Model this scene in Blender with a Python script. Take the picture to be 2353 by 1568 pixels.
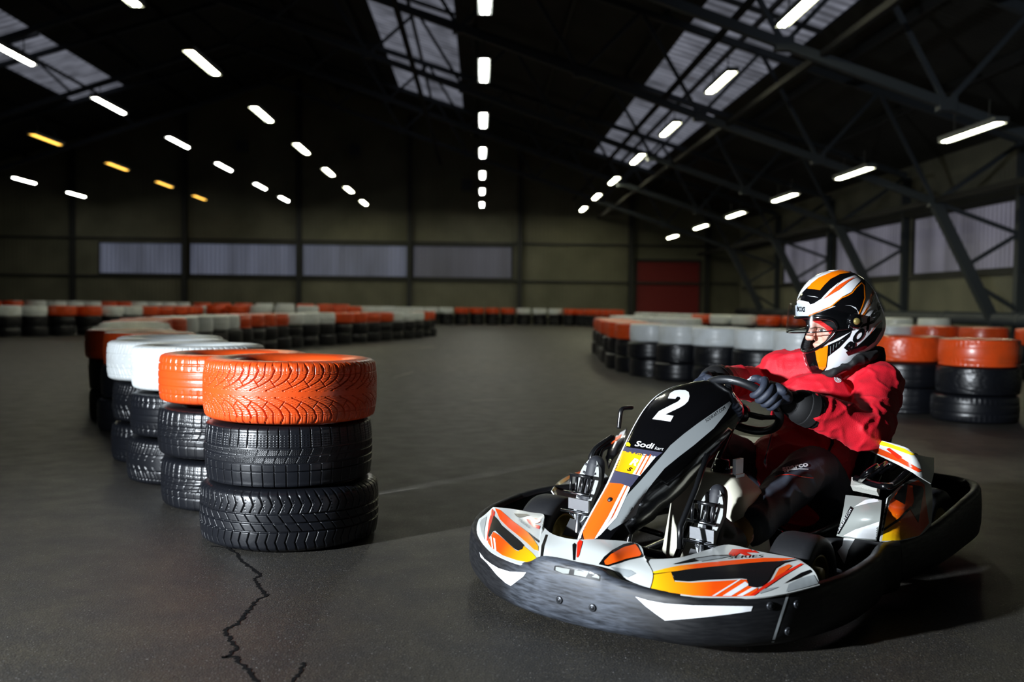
import bpy, bmesh, math, random
import numpy as np
from mathutils import Vector, Matrix, noise
from mathutils.bvhtree import BVHTree
from mathutils.geometry import tessellate_polygon
random.seed(7); np.random.seed(7)
for _o in list(bpy.data.objects): bpy.data.objects.remove(_o)
S = bpy.context.scene; COL = S.collection
# ------------------------------------------------------------------ camera
FPX, CAMH = 2250.0, 0.93
YAW, PIT, ROL = math.atan(73.5/FPX), math.atan(84/FPX), 0.012
def ray(u, v):
    a, b = u-1176.5, v-784
    a, b = a*math.cos(ROL)+b*math.sin(ROL), -a*math.sin(ROL)+b*math.cos(ROL)
    xc, up = a/FPX, -b/FPX
    yc = math.cos(PIT)+up*math.sin(PIT); z = -math.sin(PIT)+up*math.cos(PIT)
    return Vector((xc*math.cos(YAW)+yc*math.sin(YAW), -xc*math.sin(YAW)+yc*math.cos(YAW), z))
CAMP = Vector((0, 0, CAMH))
fw = ray(1176.5, 784); rt = ray(1177.5, 784)-fw; rt.normalize(); upv = -(ray(1176.5, 785)-fw); upv.normalize(); fw.normalize()
cam = bpy.data.objects.new('camera', bpy.data.cameras.new('camera')); COL.objects.link(cam)
cam.matrix_world = Matrix(((rt.x, upv.x, -fw.x, 0), (rt.y, upv.y, -fw.y, 0), (rt.z, upv.z, -fw.z, CAMH), (0, 0, 0, 1)))
cam.data.sensor_width = 36; cam.data.lens = FPX/2353*36; cam.data.clip_end = 200; cam.data.clip_start = .05
cam.data.dof.use_dof = True; cam.data.dof.focus_distance = 3.25; cam.data.dof.aperture_fstop = 2.2
S.camera = cam
S.view_settings.view_transform = 'Standard'; S.view_settings.look = 'None'; S.view_settings.gamma = 1
S.view_settings.exposure = 0.0
wd = bpy.data.worlds.new('world'); S.world = wd; wd.use_nodes = True
wd.node_tree.nodes['Background'].inputs[0].default_value = (.25, .3, .45, 1)
wd.node_tree.nodes['Background'].inputs[1].default_value = .012
# photographer's strobe on a stand, left of the frame
def spot(name, loc, tgt, watt, col, half, rad, blend=.5):
    l = bpy.data.lights.new(name, 'SPOT'); l.energy = watt; l.color = col; l.spot_size = math.radians(2*half); l.spot_blend = blend; l.shadow_soft_size = rad
    o = bpy.data.objects.new(name, l); COL.objects.link(o); o.location = loc
    o.rotation_euler = (Vector(tgt)-Vector(loc)).to_track_quat('-Z', 'Y').to_euler(); return o
spot('strobe_light', (-4.9, .0, 1.7), (1.7, 3.5, .5), 5000, (.86, .93, 1.0), 48, .12, 1.0)
# ------------------------------------------------------------------ materials
def srgb(c):
    return tuple(((x/255)/12.92 if x/255 <= .04045 else ((x/255+.055)/1.055)**2.4) for x in c)
MATS = {}
def mat(name, rgb, rough=.5, metal=0, coat=0, spec=.5, emit=None, es=0, bump=None, attr=False):
    m = bpy.data.materials.new(name); m.use_nodes = True; nt = m.node_tree; b = nt.nodes['Principled BSDF']
    b.inputs['Base Color'].default_value = (*srgb(rgb), 1); b.inputs['Roughness'].default_value = rough
    b.inputs['Metallic'].default_value = metal; b.inputs['Coat Weight'].default_value = coat; b.inputs['Coat Roughness'].default_value = .08
    b.inputs['Specular IOR Level'].default_value = spec
    if emit: b.inputs['Emission Color'].default_value = (*emit, 1); b.inputs['Emission Strength'].default_value = es
    if bump:
        n = nt.nodes.new('ShaderNodeTexNoise'); n.inputs['Scale'].default_value = bump[0]; n.inputs['Detail'].default_value = 4
        tc = nt.nodes.new('ShaderNodeTexCoord'); nt.links.new(tc.outputs['Object'], n.inputs['Vector'])
        bp = nt.nodes.new('ShaderNodeBump'); bp.inputs['Strength'].default_value = bump[1]; bp.inputs['Distance'].default_value = bump[2]
        nt.links.new(n.outputs['Fac'], bp.inputs['Height']); nt.links.new(bp.outputs[0], b.inputs['Normal'])
    if attr:
        a = nt.nodes.new('ShaderNodeAttribute'); a.attribute_name = 'Col'; nt.links.new(a.outputs['Color'], b.inputs['Base Color'])
    MATS[name] = m; return m
def nmix(nt, fac, c1, c2):
    x = nt.nodes.new('ShaderNodeMix'); x.data_type = 'RGBA'; nt.links.new(fac, x.inputs[0])
    for i, c in ((6, c1), (7, c2)):
        if isinstance(c, tuple): x.inputs[i].default_value = (*c, 1)
        else: nt.links.new(c, x.inputs[i])
    return x.outputs[2]
def nmath(nt, op, a, b=None, clamp=False):
    x = nt.nodes.new('ShaderNodeMath'); x.operation = op; x.use_clamp = clamp
    for i, c in ((0, a), (1, b)):
        if c is None: continue
        if isinstance(c, (int, float)): x.inputs[i].default_value = c
        else: nt.links.new(c, x.inputs[i])
    return x.outputs[0]
def ntex(nt, kind, scale, detail=3, vec=None, out='Fac', **kw):
    n = nt.nodes.new('ShaderNodeTex'+kind)
    n.inputs['Scale'].default_value = scale
    if 'Detail' in n.inputs: n.inputs['Detail'].default_value = detail
    for k_, v_ in kw.items():
        if hasattr(n, k_): setattr(n, k_, v_)
    if vec is not None: nt.links.new(vec, n.inputs['Vector'])
    return n.outputs[out]
def nramp(nt, f, a, b):
    x = nt.nodes.new('ShaderNodeMapRange'); x.inputs[1].default_value = a; x.inputs[2].default_value = b; nt.links.new(f, x.inputs[0]); return x.outputs[0]
def ncoord(nt, scale=(1, 1, 1)):
    tc = nt.nodes.new('ShaderNodeTexCoord'); mp = nt.nodes.new('ShaderNodeMapping'); mp.inputs['Scale'].default_value = scale
    nt.links.new(tc.outputs['Object'], mp.inputs[0]); return mp.outputs[0]
def nbump(nt, h, strength, dist, b):
    bp = nt.nodes.new('ShaderNodeBump'); bp.inputs['Strength'].default_value = strength; bp.inputs['Distance'].default_value = dist
    nt.links.new(h, bp.inputs['Height']); nt.links.new(bp.outputs[0], b.inputs['Normal'])
# asphalt
m = mat('asphalt', (60, 60, 60), .6); nt = m.node_tree; B = nt.nodes['Principled BSDF']; P = ncoord(nt)
big = ntex(nt, 'Noise', .45, 5, P); mid = ntex(nt, 'Noise', 6, 5, P); fine = ntex(nt, 'Noise', 170, 3, P)
vor = ntex(nt, 'Voronoi', 95, vec=P, out='Distance'); vcol = ntex(nt, 'Voronoi', 95, vec=P, out='Color')
v2 = ntex(nt, 'Voronoi', 210, vec=P, out='Color')
sep = nt.nodes.new('ShaderNodeSeparateColor'); nt.links.new(vcol, sep.inputs[0]); sp2 = nt.nodes.new('ShaderNodeSeparateColor'); nt.links.new(v2, sp2.inputs[0])
near_ = nmath(nt, 'MULTIPLY', nmath(nt, 'POWER', sep.outputs[0], 2.2), nramp(nt, vor, .75, .25), True)
base = nmix(nt, nramp(nt, big, .35, .65), (.042, .037, .027), (.088, .076, .052))
base = nmix(nt, nmath(nt, 'MULTIPLY', nramp(nt, mid, .35, .75), .6), base, (.024, .023, .023))
base = nmix(nt, nmath(nt, 'MULTIPLY', nramp(nt, sp2.outputs[0], .3, .9), .75), base, (.008, .008, .009))
base = nmix(nt, nmath(nt, 'MULTIPLY', near_, .55), base, (.17, .165, .165))
base = nmix(nt, nmath(nt, 'MULTIPLY', nmath(nt, 'GREATER_THAN', sep.outputs[1], .965), nramp(nt, vor, .5, .3), True), base, (.5, .49, .47))
nt.links.new(base, B.inputs['Base Color'])
nt.links.new(nmath(nt, 'ADD', nmath(nt, 'MULTIPLY', mid, .25), .42), B.inputs['Roughness'])
hh = nmath(nt, 'ADD', nmath(nt, 'MULTIPLY', fine, .8), nmath(nt, 'MULTIPLY', nramp(nt, vor, .6, .1), 1.0))
nbump(nt, hh, .5, .005, B); B.inputs['Specular IOR Level'].default_value = .5
mat('crack_dark', (8, 8, 9), .95, spec=.1); mat('paint_worn_and_light', (120, 118, 110), .7)
# tyres
def tyre_mat(name, rgb, rough, dirt, coat=0, bump=.25):
    m = mat(name, rgb, rough, coat=coat); nt = m.node_tree; B = nt.nodes['Principled BSDF']; P = ncoord(nt)
    oi = nt.nodes.new('ShaderNodeObjectInfo')
    n1 = ntex(nt, 'Noise', 9, 5, P); n2 = ntex(nt, 'Noise', 60, 4, P)
    c = nmix(nt, nmath(nt, 'MULTIPLY', nramp(nt, n1, .45, .8), .6), srgb(rgb), dirt)
    c = nmix(nt, nmath(nt, 'MULTIPLY', oi.outputs['Random'], .25), c, dirt)
    nt.links.new(c, B.inputs['Base Color'])
    nbump(nt, n2, bump, .002, B)
    B.inputs['Coat Roughness'].default_value = .22
    return m
tyre_mat('rubber', (17, 19, 24), .33, (.004, .004, .005), bump=.3)
tyre_mat('orange_paint', (220, 74, 20), .36, (.36, .06, .014), coat=.35, bump=.35)
tyre_mat('white_paint', (218, 224, 226), .42, (.5, .51, .47), coat=.2, bump=.3)
# ------------------------------------------------------------------ mesh helpers
WM = {}
def mk(name, verts, faces, material, parent=None, M=None, smooth=True, mats=None, midx=None):
    me = bpy.data.meshes.new(name); me.from_pydata([tuple(v) for v in verts], [], faces); me.update()
    o = bpy.data.objects.new(name, me); COL.objects.link(o)
    for mm in (mats or [material]): me.materials.append(MATS[mm] if isinstance(mm, str) else mm)
    if midx is not None: me.polygons.foreach_set('material_index', midx)
    if smooth: me.polygons.foreach_set('use_smooth', [True]*len(me.polygons))
    place(o, parent, M); return o
def place(o, parent=None, M=None):
    M = M if M is not None else (WM[parent.name] if parent else Matrix.Identity(4))
    WM[o.name] = M
    if parent: o.parent = parent; o.matrix_parent_inverse = WM[parent.name].inverted() @ M
    else: o.matrix_world = M
def empty(name, M): 
    o = bpy.data.objects.new(name, None); COL.objects.link(o); o.matrix_world = M; o.empty_display_size = .1; WM[o.name] = M; return o
def tag(o, label, cat=None, group=None, kind=None):
    if label: o['label'] = label
    if cat: o['category'] = cat
    if group: o['group'] = group
    if kind: o['kind'] = kind
    return o
def struct(name, verts, faces, material, smooth=False, parent=None, **k):
    o = mk(name, verts, faces, material, smooth=smooth, parent=parent, **k)
    if not parent: o['kind'] = 'structure'
    return o
class MB:
    def __init__(s): s.v = []; s.f = []
    def add(s, v, f): n = len(s.v); s.v += [Vector(p) for p in v]; s.f += [tuple(i+n for i in q) for q in f]; return s
    def box(s, c, d, R=None):
        c = Vector(c); x, y, z = d[0]/2, d[1]/2, d[2]/2
        vs = [Vector((a*x, b*y, e*z)) for a in (-1, 1) for b in (-1, 1) for e in (-1, 1)]
        if R is not None: vs = [R @ q for q in vs]
        return s.add([c+q for q in vs], [(0, 1, 3, 2), (4, 6, 7, 5), (0, 4, 5, 1), (2, 3, 7, 6), (0, 2, 6, 4), (1, 5, 7, 3)])
    def tube(s, pts, r, n=12, caps=True, flat=1.0, ref=None):
        pts = [Vector(p) for p in pts]; rs = r if isinstance(r, (list, tuple)) else [r]*len(pts); vs = []
        prev = None
        for i, p in enumerate(pts):
            t = (pts[min(i+1, len(pts)-1)]-pts[max(i-1, 0)]).normalized()
            if prev is None:
                a = Vector(ref) if ref else (Vector((0, 0, 1)) if abs(t.z) < .9 else Vector((1, 0, 0)))
                a = (a-t*a.dot(t)).normalized()
            else: a = (prev-t*prev.dot(t)).normalized()
            prev = a; b = t.cross(a)
            vs += [p+rs[i]*(math.cos(2*math.pi*k/n)*a*flat+math.sin(2*math.pi*k/n)*b) for k in range(n)]
        fs = [(i*n+k, i*n+(k+1) % n, (i+1)*n+(k+1) % n, (i+1)*n+k) for i in range(len(pts)-1) for k in range(n)]
        if caps: fs += [tuple(range(n))[::-1], tuple(range((len(pts)-1)*n, len(pts)*n))]
        return s.add(vs, fs)
    def beam(s, a, b, w, h=None):
        a, b = Vector(a), Vector(b); t = (b-a); L = t.length; t.normalize(); h = h or w
        up = Vector((0, 0, 1)) if abs(t.z) < .95 else Vector((0, 1, 0)); x = t.cross(up).normalized(); z = x.cross(t)
        R = Matrix((x, t, z)).transposed(); return s.box((a+b)/2, (w, L, h), R)
    def ball(s, c, r, n=16, R=None):
        r = r if isinstance(r, (tuple, list)) else (r, r, r); vs = [];c = Vector(c)
        for i in range(1, n//2):
            th = math.pi*i/(n//2)
            for k in range(n):
                q = Vector((r[0]*math.sin(th)*math.cos(2*math.pi*k/n), r[1]*math.sin(th)*math.sin(2*math.pi*k/n), r[2]*math.cos(th)))
                vs.append(c+(R @ q if R is not None else q))
        m_ = n//2-1; top = Vector((0, 0, r[2])); top = R @ top if R is not None else top
        vs += [c+top, c-top]
        fs = [(i*n+k, (i+1)*n+k, (i+1)*n+(k+1) % n, i*n+(k+1) % n) for i in range(m_-1) for k in range(n)]
        fs += [(m_*n, k, (k+1) % n) for k in range(n)]+[(m_*n+1, (m_-1)*n+(k+1) % n, (m_-1)*n+k) for k in range(n)]
        return s.add(vs, fs)
    def limb(s, pts, rs, n=16, flat=1.0, ref=None, sub=6):
        P_, R_ = smooth_path(pts, rs, sub); s.tube(P_, R_, n, True, flat, ref)
        s.ball(P_[0], R_[0]*.98, n); s.ball(P_[-1], R_[-1]*.98, n); return s
    def cyl(s, a, b, r, n=24, r2=None): return s.tube([a, b], [r, r2 if r2 is not None else r], n)
    def lathe(s, prof, c, axis, n=32, closed=False):
        axis = Vector(axis).normalized(); a = Vector((0, 0, 1)) if abs(axis.z) < .9 else Vector((1, 0, 0)); a = (a-axis*a.dot(axis)).normalized(); b = axis.cross(a); c = Vector(c)
        vs = [c+axis*h+r*(math.cos(2*math.pi*k/n)*a+math.sin(2*math.pi*k/n)*b) for r, h in prof for k in range(n)]
        m_ = len(prof); rng = range(m_) if closed else range(m_-1)
        return s.add(vs, [(i*n+k, i*n+(k+1) % n, ((i+1) % m_)*n+(k+1) % n, ((i+1) % m_)*n+k) for i in rng for k in range(n)])
    def grid(s, rows, closed=False):
        m_ = len(rows[0]); vs = [p for r in rows for p in r]; K = m_ if closed else m_-1
        return s.add(vs, [(i*m_+k, i*m_+(k+1) % m_, (i+1)*m_+(k+1) % m_, (i+1)*m_+k) for i in range(len(rows)-1) for k in range(K)])
    def build(s, name, material, parent=None, M=None, smooth=False, label=None):
        o = mk(name, s.v, s.f, material, parent, M, smooth)
        if label: o['label'] = label
        return o
def smooth_path(pts, rs=None, sub=6):
    pts = [Vector(p) for p in pts]; n = len(pts); out = []; ro = []
    for i in range(n-1):
        p0, p1, p2, p3 = pts[max(i-1, 0)], pts[i], pts[i+1], pts[min(i+2, n-1)]
        for j in range(sub):
            t = j/sub
            out.append(.5*((2*p1)+(-p0+p2)*t+(2*p0-5*p1+4*p2-p3)*t*t+(-p0+3*p1-3*p2+p3)*t**3))
            if rs: ro.append(rs[i]*(1-t)+rs[i+1]*t)
    out.append(pts[-1]); 
    if rs: ro.append(rs[-1]); return out, ro
    return out
def shade_auto(o, ang=35):
    bm = bmesh.new(); bm.from_mesh(o.data)
    bmesh.ops.recalc_face_normals(bm, faces=bm.faces)
    for f_ in bm.faces: f_.smooth = True
    for e in bm.edges: e.smooth = not (len(e.link_faces) == 2 and e.calc_face_angle(0) > math.radians(ang))
    bm.to_mesh(o.data); bm.free(); return o
def bake(o, mods):
    for t, kw in mods:
        md = o.modifiers.new(t.lower(), t)
        for k_, v_ in kw.items(): setattr(md, k_, v_)
    bpy.context.view_layer.update()
    dg = bpy.context.evaluated_depsgraph_get(); me = bpy.data.meshes.new_from_object(o.evaluated_get(dg))
    old = o.data; o.modifiers.clear(); o.data = me; me.name = old.name; bpy.data.meshes.remove(old)
    me.polygons.foreach_set('use_smooth', [True]*len(me.polygons)); return o
def blob(mb, name, material, parent, M=None, voxel=.007, smooth=6, disp=None):
    o = mb.build(name, material, parent, M, smooth=True)
    bake(o, [('REMESH', dict(mode='VOXEL', voxel_size=voxel)), ('SMOOTH', dict(factor=.5, iterations=smooth))])
    if disp:
        me = o.data; n = len(me.vertices); co = np.empty(n*3); me.vertices.foreach_get('co', co); co = co.reshape(-1, 3)
        no = np.empty(n*3); me.vertex_normals.foreach_get('vector', no); no = no.reshape(-1, 3)
        d = np.array([disp(Vector(p)) for p in co]); me.vertices.foreach_set('co', (co+no*d[:, None]).ravel()); me.update()
    return o
# ------------------------------------------------------------------ decals: stickers laid on a part's real surface
KP = Vector((.292, 2.829, 0)); TH = math.radians(223.9)
KM = Matrix.Translation(KP) @ Matrix.Rotation(TH, 4, 'Z'); KI = KM.inverted()
CK = KI @ CAMP
def kray(u, v): return KI.to_3x3() @ ray(u, v)
def ku(u, v, z=None, y=None, x=None):
    d = kray(u, v)
    t = (z-CK.z)/d.z if z is not None else ((y-CK.y)/d.y if y is not None else (x-CK.x)/d.x)
    return CK+d*t
def gp(u, v, z=0): d = ray(u, v); return CAMP+d*((z-CAMH)/d.z)
def bvh_of(*objs):
    vs, fs = [], []
    for o in objs:
        n = len(vs); M_ = KI @ WM[o.name]
        vs += [M_ @ v.co for v in o.data.vertices]; fs += [tuple(i+n for i in p.vertices) for p in o.data.polygons]
    return BVHTree.FromPolygons(vs, fs)
def decal(name, poly, surf, material, parent, off=.0009, step=7, grad=None, label=None, tris=None):
    """lay a printed shape on a surface; poly given as seen from the calibrated view point"""
    bm = bmesh.new()
    if tris is None:
        pv = [bm.verts.new((p[0], p[1], 0)) for p in poly]
        for t in tessellate_polygon([[Vector((p[0], p[1], 0)) for p in poly]]):
            try: bm.faces.new([pv[i] for i in t])
            except ValueError: pass
    else:
        pv = [bm.verts.new((p[0], p[1], 0)) for p in poly]
        for t in tris:
            try: bm.faces.new([pv[i] for i in t])
            except ValueError: pass
    for _ in range(7):
        es = [e for e in bm.edges if e.calc_length() > step]
        if not es: break
        bmesh.ops.subdivide_edges(bm, edges=es, cuts=1, use_grid_fill=False)
        bmesh.ops.triangulate(bm, faces=[f_ for f_ in bm.faces if len(f_.verts) > 3])
    bad = []; cols = []
    for v in bm.verts:
        u_, v_ = v.co.x, v.co.y
        d = kray(u_, v_); d.normalize(); hit = surf.ray_cast(CK, d)
        if grad:
            (g0, c0, g1, c1) = grad; ax = (g1[0]-g0[0], g1[1]-g0[1])
            t = max(0, min(1, ((u_-g0[0])*ax[0]+(v_-g0[1])*ax[1])/(ax[0]**2+ax[1]**2))); a0, a1 = srgb(c0), srgb(c1)
            cols.append([a0[i]*(1-t)+a1[i]*t for i in range(3)]+[1])
        if hit[0] is None: bad.append(v); v.co = (0, 0, 0); continue
        nrm = hit[1]
        if nrm.dot(d) > 0: nrm = -nrm
        v.co = hit[0]+nrm*off
    if grad:
        L_ = bm.verts.layers.float_color.new('Col')
        for v, c in zip(bm.verts, cols): v[L_] = c
    # remove faces that jump over an edge of the surface
    bs = set(bad); kill = [f_ for f_ in bm.faces if any(v in bs for v in f_.verts) or any(e.calc_length() > .06 for e in f_.edges)]
    bmesh.ops.delete(bm, geom=kill, context='FACES_ONLY')
    bmesh.ops.delete(bm, geom=[e for e in bm.edges if not e.link_faces], context='EDGES')
    if tris is None:                                   # keep the largest connected piece
        seen = set(); best = []
        for f0 in bm.faces:
            if f0 in seen: continue
            comp = [f0]; seen.add(f0)
            for f_ in comp:
                for e in f_.edges:
                    for g_ in e.link_faces:
                        if g_ not in seen: seen.add(g_); comp.append(g_)
            if len(comp) > len(best): best = comp
        bs = set(best); bmesh.ops.delete(bm, geom=[f_ for f_ in bm.faces if f_ not in bs], context='FACES_ONLY')
        bmesh.ops.delete(bm, geom=[e for e in bm.edges if not e.link_faces], context='EDGES')
    loose = [v for v in bm.verts if not v.link_faces]; bmesh.ops.delete(bm, geom=loose, context='VERTS')
    for f_ in bm.faces:
        f_.smooth = True
        if f_.normal.dot(f_.verts[0].co-CK) > 0: f_.normal_flip()
    me = bpy.data.meshes.new(name); bm.to_mesh(me); bm.free()
    if not len(me.polygons): return None
    o = bpy.data.objects.new(name, me); COL.objects.link(o); me.materials.append(MATS[material]); place(o, parent, KM)
    if label: o['label'] = label
    return o
def text_decal(name, txt, o0, ex, ey, surf, material, parent, off=.0012, label=None, bold=0, shear=0):
    """o0 baseline start, ex vector of full text width, ey vector of cap height"""
    cu = bpy.data.curves.new('t', 'FONT'); cu.body = txt; cu.size = 1; cu.offset = bold; cu.shear = shear; cu.resolution_u = 3
    t = bpy.data.objects.new('t', cu); COL.objects.link(t); bpy.context.view_layer.update()
    me = bpy.data.meshes.new_from_object(t.evaluated_get(bpy.context.evaluated_depsgraph_get()))
    vs = [v.co.copy() for v in me.vertices]; fs = [tuple(p.vertices) for p in me.polygons]
    bpy.data.objects.remove(t); bpy.data.curves.remove(cu); bpy.data.meshes.remove(me)
    x0 = min(v.x for v in vs); x1 = max(v.x for v in vs); h = .70
    pts = [(o0[0]+ex[0]*(v.x-x0)/(x1-x0)+ey[0]*v.y/h, o0[1]+ex[1]*(v.x-x0)/(x1-x0)+ey[1]*v.y/h) for v in vs]
    return decal(name, pts, surf, material, parent, off, 6, label=label, tris=fs)
c1 = lambda *p: [(1050+x/3.136, 1000+y/3.136) for x, y in p]
c2 = lambda *p: [(1650+x/3.136, 1000+y/3.136) for x, y in p]
c3 = lambda *p: [(1350+x/4.48, 780+y/4.48) for x, y in p]
c4 = lambda *p: [(1700+x/5.2275, 590+y/5.2275) for x, y in p]
c5 = lambda *p: [(1650+x/4.48, 800+y/4.48) for x, y in p]
# ================================================================== HALL (world frame, y = down the hall, metres)
XL, XR, YF, XP = -31.0, 12.9, 48.4, -9.0          # left wall, right wall, far wall, ridge
def roof_z(x): return CAMH+(8.3-.31*x if x > XP else 8.3-.31*XP+.31*(x-XP))
def chord_z(x): return CAMH+(6.17-.34*x if x > XP else 6.17-.34*XP+.34*(x-XP))
def wall_mat(name, c_a, c_b, freq, axis):
    m = mat(name, (80, 80, 60), .7); nt = m.node_tree; B = nt.nodes['Principled BSDF']; P = ncoord(nt)
    w = nt.nodes.new('ShaderNodeTexWave'); w.bands_direction = axis; w.inputs['Scale'].default_value = freq; nt.links.new(P, w.inputs['Vector'])
    n = ntex(nt, 'Noise', .8, 4, P)
    nt.links.new(nmix(nt, nramp(nt, n, .3, .7), c_a, c_b), B.inputs['Base Color']); nbump(nt, w.outputs['Fac'], .6, .03, B)
wall_mat('cladding', (.10, .10, .068), (.155, .15, .105), 1.6, 'X')
wall_mat('cladding_side', (.13, .13, .095), (.2, .195, .145), 1.6, 'Y')
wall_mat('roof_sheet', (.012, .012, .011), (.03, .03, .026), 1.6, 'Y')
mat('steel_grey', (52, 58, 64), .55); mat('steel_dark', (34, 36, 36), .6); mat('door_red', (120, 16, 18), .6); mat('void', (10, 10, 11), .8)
def glaze(name, col, strg, scale, axis):
    """translucent corrugated sheet with the dusk sky behind it"""
    m = mat(name, (90, 92, 110), .6); nt = m.node_tree; B = nt.nodes['Principled BSDF']; P = ncoord(nt)
    w = nt.nodes.new('ShaderNodeTexWave'); w.bands_direction = axis; w.inputs['Scale'].default_value = scale; w.inputs['Distortion'].default_value = .5; nt.links.new(P, w.inputs['Vector'])
    sc = (1, 1, .15) if axis == 'X' else (1, 1, .15)
    n = ntex(nt, 'Noise', 1.1, 5, ncoord(nt, sc))
    e = nmath(nt, 'MULTIPLY', nmath(nt, 'ADD', nmath(nt, 'MULTIPLY', w.outputs['Fac'], .6), .45), nramp(nt, n, .1, .62))
    nt.links.new(nmath(nt, 'MULTIPLY', e, strg), B.inputs['Emission Strength']); B.inputs['Emission Color'].default_value = (*col, 1)
    B.inputs['Base Color'].default_value = (.1, .1, .12, 1)
glaze('glazing_far', (.62, .70, 1.0), .14, 1.5, 'X'); glaze('glazing_side', (.80, .78, 1.0), .17, 1.5, 'Y'); glaze('glazing_roof', (.78, .82, 1.0), .22, .8, 'Y')
glaze('glazing_dim', (.72, .74, 1.0), .055, 1.5, 'X')
def quad(name, a, b, c, d, material, parent=None): return struct(name, [a, b, c, d], [(0, 1, 2, 3)], material, parent=parent)
fl = quad('floor', (XL, -4, 0), (XR, -4, 0), (XR, YF, 0), (XL, YF, 0), 'asphalt')
def wall_with_holes(name, horiz, const, a0, a1, top, holes, material, th=.12):
    """wall panels around rectangular openings; horiz 'x' or 'y'"""
    m_ = MB()
    xs = sorted(set([a0, a1]+[h[0] for h in holes]+[h[1] for h in holes]+([XP] if horiz == 'x' else [])))
    for i in range(len(xs)-1):
        l, r_ = xs[i], xs[i+1]; mid_ = (l+r_)/2
        zs = sorted([(h[2], h[3]) for h in holes if h[0] <= mid_ <= h[1]]); z = 0; segs = []
        for (p, q) in zs: 
            if p > z: segs.append((z, p, z, p))
            z = q
        segs.append((z, top(l), z, top(r_)))
        for (z0l, z1l, z0r, z1r) in segs:
            if horiz == 'x': v = [(l, const, z0l), (r_, const, z0r), (r_, const, z1r), (l, const, z1l)]; v2 = [(x, const+th, z) for x, _, z in v]
            else: v = [(const, l, z0l), (const, r_, z0r), (const, r_, z1r), (const, l, z1l)]; v2 = [(const+th, y, z) for _, y, z in v]
            m_.add(v+v2, [(0, 1, 2, 3), (7, 6, 5, 4), (0, 4, 5, 1), (1, 5, 6, 2), (2, 6, 7, 3), (3, 7, 4, 0)])
    o = m_.build(name, material); o['kind'] = 'structure'; return o
fx = lambda u: (u-1103)/FPX*YF
farw = [(fx(240), fx(427), 2.2, 3.72), (fx(443), fx(683), 2.2, 3.74), (fx(697), fx(935), 2.2, 3.76), (fx(948), fx(1175), 2.2, 3.78)]
farh = farw+[(7.7, 10.85, 0, 3.15)]
sidew = [(35.9, 41.4, 1.95, 3.62), (29.5, 35.3, 1.95, 3.62), (23.2, 28.9, 1.95, 3.62), (16.9, 22.6, 1.95, 3.62)]
wall_with_holes('wall_far', 'x', YF, XL, XR, roof_z, farh, 'cladding')
wall_with_holes('wall_right', 'y', XR, -4, YF, lambda y: roof_z(XR)+.02, sidew, 'cladding_side')
quad('wall_left', (XL, -4, 0), (XL, YF, 0), (XL, YF, roof_z(XL)), (XL, -4, roof_z(XL)), 'cladding_side')
quad('wall_back', (XL, -4, 0), (XR, -4, 0), (XR, -4, 9), (XL, -4, 9), 'cladding')
wi = 1
for i, (a, b, z0, z1) in enumerate(farw):
    w = MB().box(((a+b)/2, YF+.06, (z0+z1)/2), (b-a, .03, z1-z0)).build('window_%d' % wi, 'glazing_dim' if i == 3 else 'glazing_far'); w['kind'] = 'structure'
    fr = MB()
    for (c, d) in ((((a+b)/2, YF-.02, z0), (b-a+.1, .06, .07)), (((a+b)/2, YF-.02, z1), (b-a+.1, .06, .07)), ((a, YF-.02, (z0+z1)/2), (.07, .06, z1-z0)), ((b, YF-.02, (z0+z1)/2), (.07, .06, z1-z0))): fr.box(c, d)
    fr.build('window_frame', 'steel_dark', w); wi += 1
for i, (a, b, z0, z1) in enumerate(sidew):
    w = MB().box((XR+.06, (a+b)/2, (z0+z1)/2), (.03, b-a, z1-z0)).build('window_%d' % wi, 'glazing_side'); w['kind'] = 'structure'
    fr = MB()
    for (c, d) in (((XR-.02, (a+b)/2, z0), (.06, b-a, .07)), ((XR-.02, (a+b)/2, z1), (.06, b-a, .07)), ((XR-.02, a, (z0+z1)/2), (.06, .07, z1-z0)), ((XR-.02, b, (z0+z1)/2), (.06, .07, z1-z0))): fr.box(c, d)
    fr.build('window_frame', 'steel_dark', w); wi += 1
dr = MB()
for i in range(18): dr.box((9.275, YF+.05, .0875+i*.175), (3.15, .03 if i % 2 else .04, .17))
d1 = dr.build('door_1', 'door_red'); d1['kind'] = 'structure'
MB().box((7.66, YF-.03, 1.6), (.1, .1, 3.2)).box((10.9, YF-.03, 1.6), (.1, .1, 3.2)).box((9.27, YF-.03, 3.2), (3.3, .1, .12)).build('door_frame', 'steel_dark', d1)
MB().box((9.3, YF+.0, .42), (.5, .03, .06)).build('door_handle', 'steel_grey', d1)
# roof sheets with rooflight openings
def roof_strip(mb, x0, x1, y0, y1, dz=0): mb.add([(x0, y0, roof_z(x0)+dz), (x1, y0, roof_z(x1)+dz), (x1, y1, roof_z(x1)+dz), (x0, y1, roof_z(x0)+dz)], [(0, 1, 2, 3)])
lights_r = [(4.95, 7.35, 12.0, 43.6), (-3.65, -.85, 20.0, 44.2), (-17.5, -15.3, 16.0, 42.7)]
mb = MB(); xs = sorted([XL, XP, XR]+[v for l in lights_r for v in l[:2]])
for i in range(len(xs)-1):
    a, b = xs[i], xs[i+1]; L_ = [l for l in lights_r if l[0] <= (a+b)/2 <= l[1]]
    if L_: roof_strip(mb, a, b, -4, L_[0][2]); roof_strip(mb, a, b, L_[0][3], YF)
    else: roof_strip(mb, a, b, -4, YF)
ce = mb.build('ceiling', 'roof_sheet'); ce['kind'] = 'structure'
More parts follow.
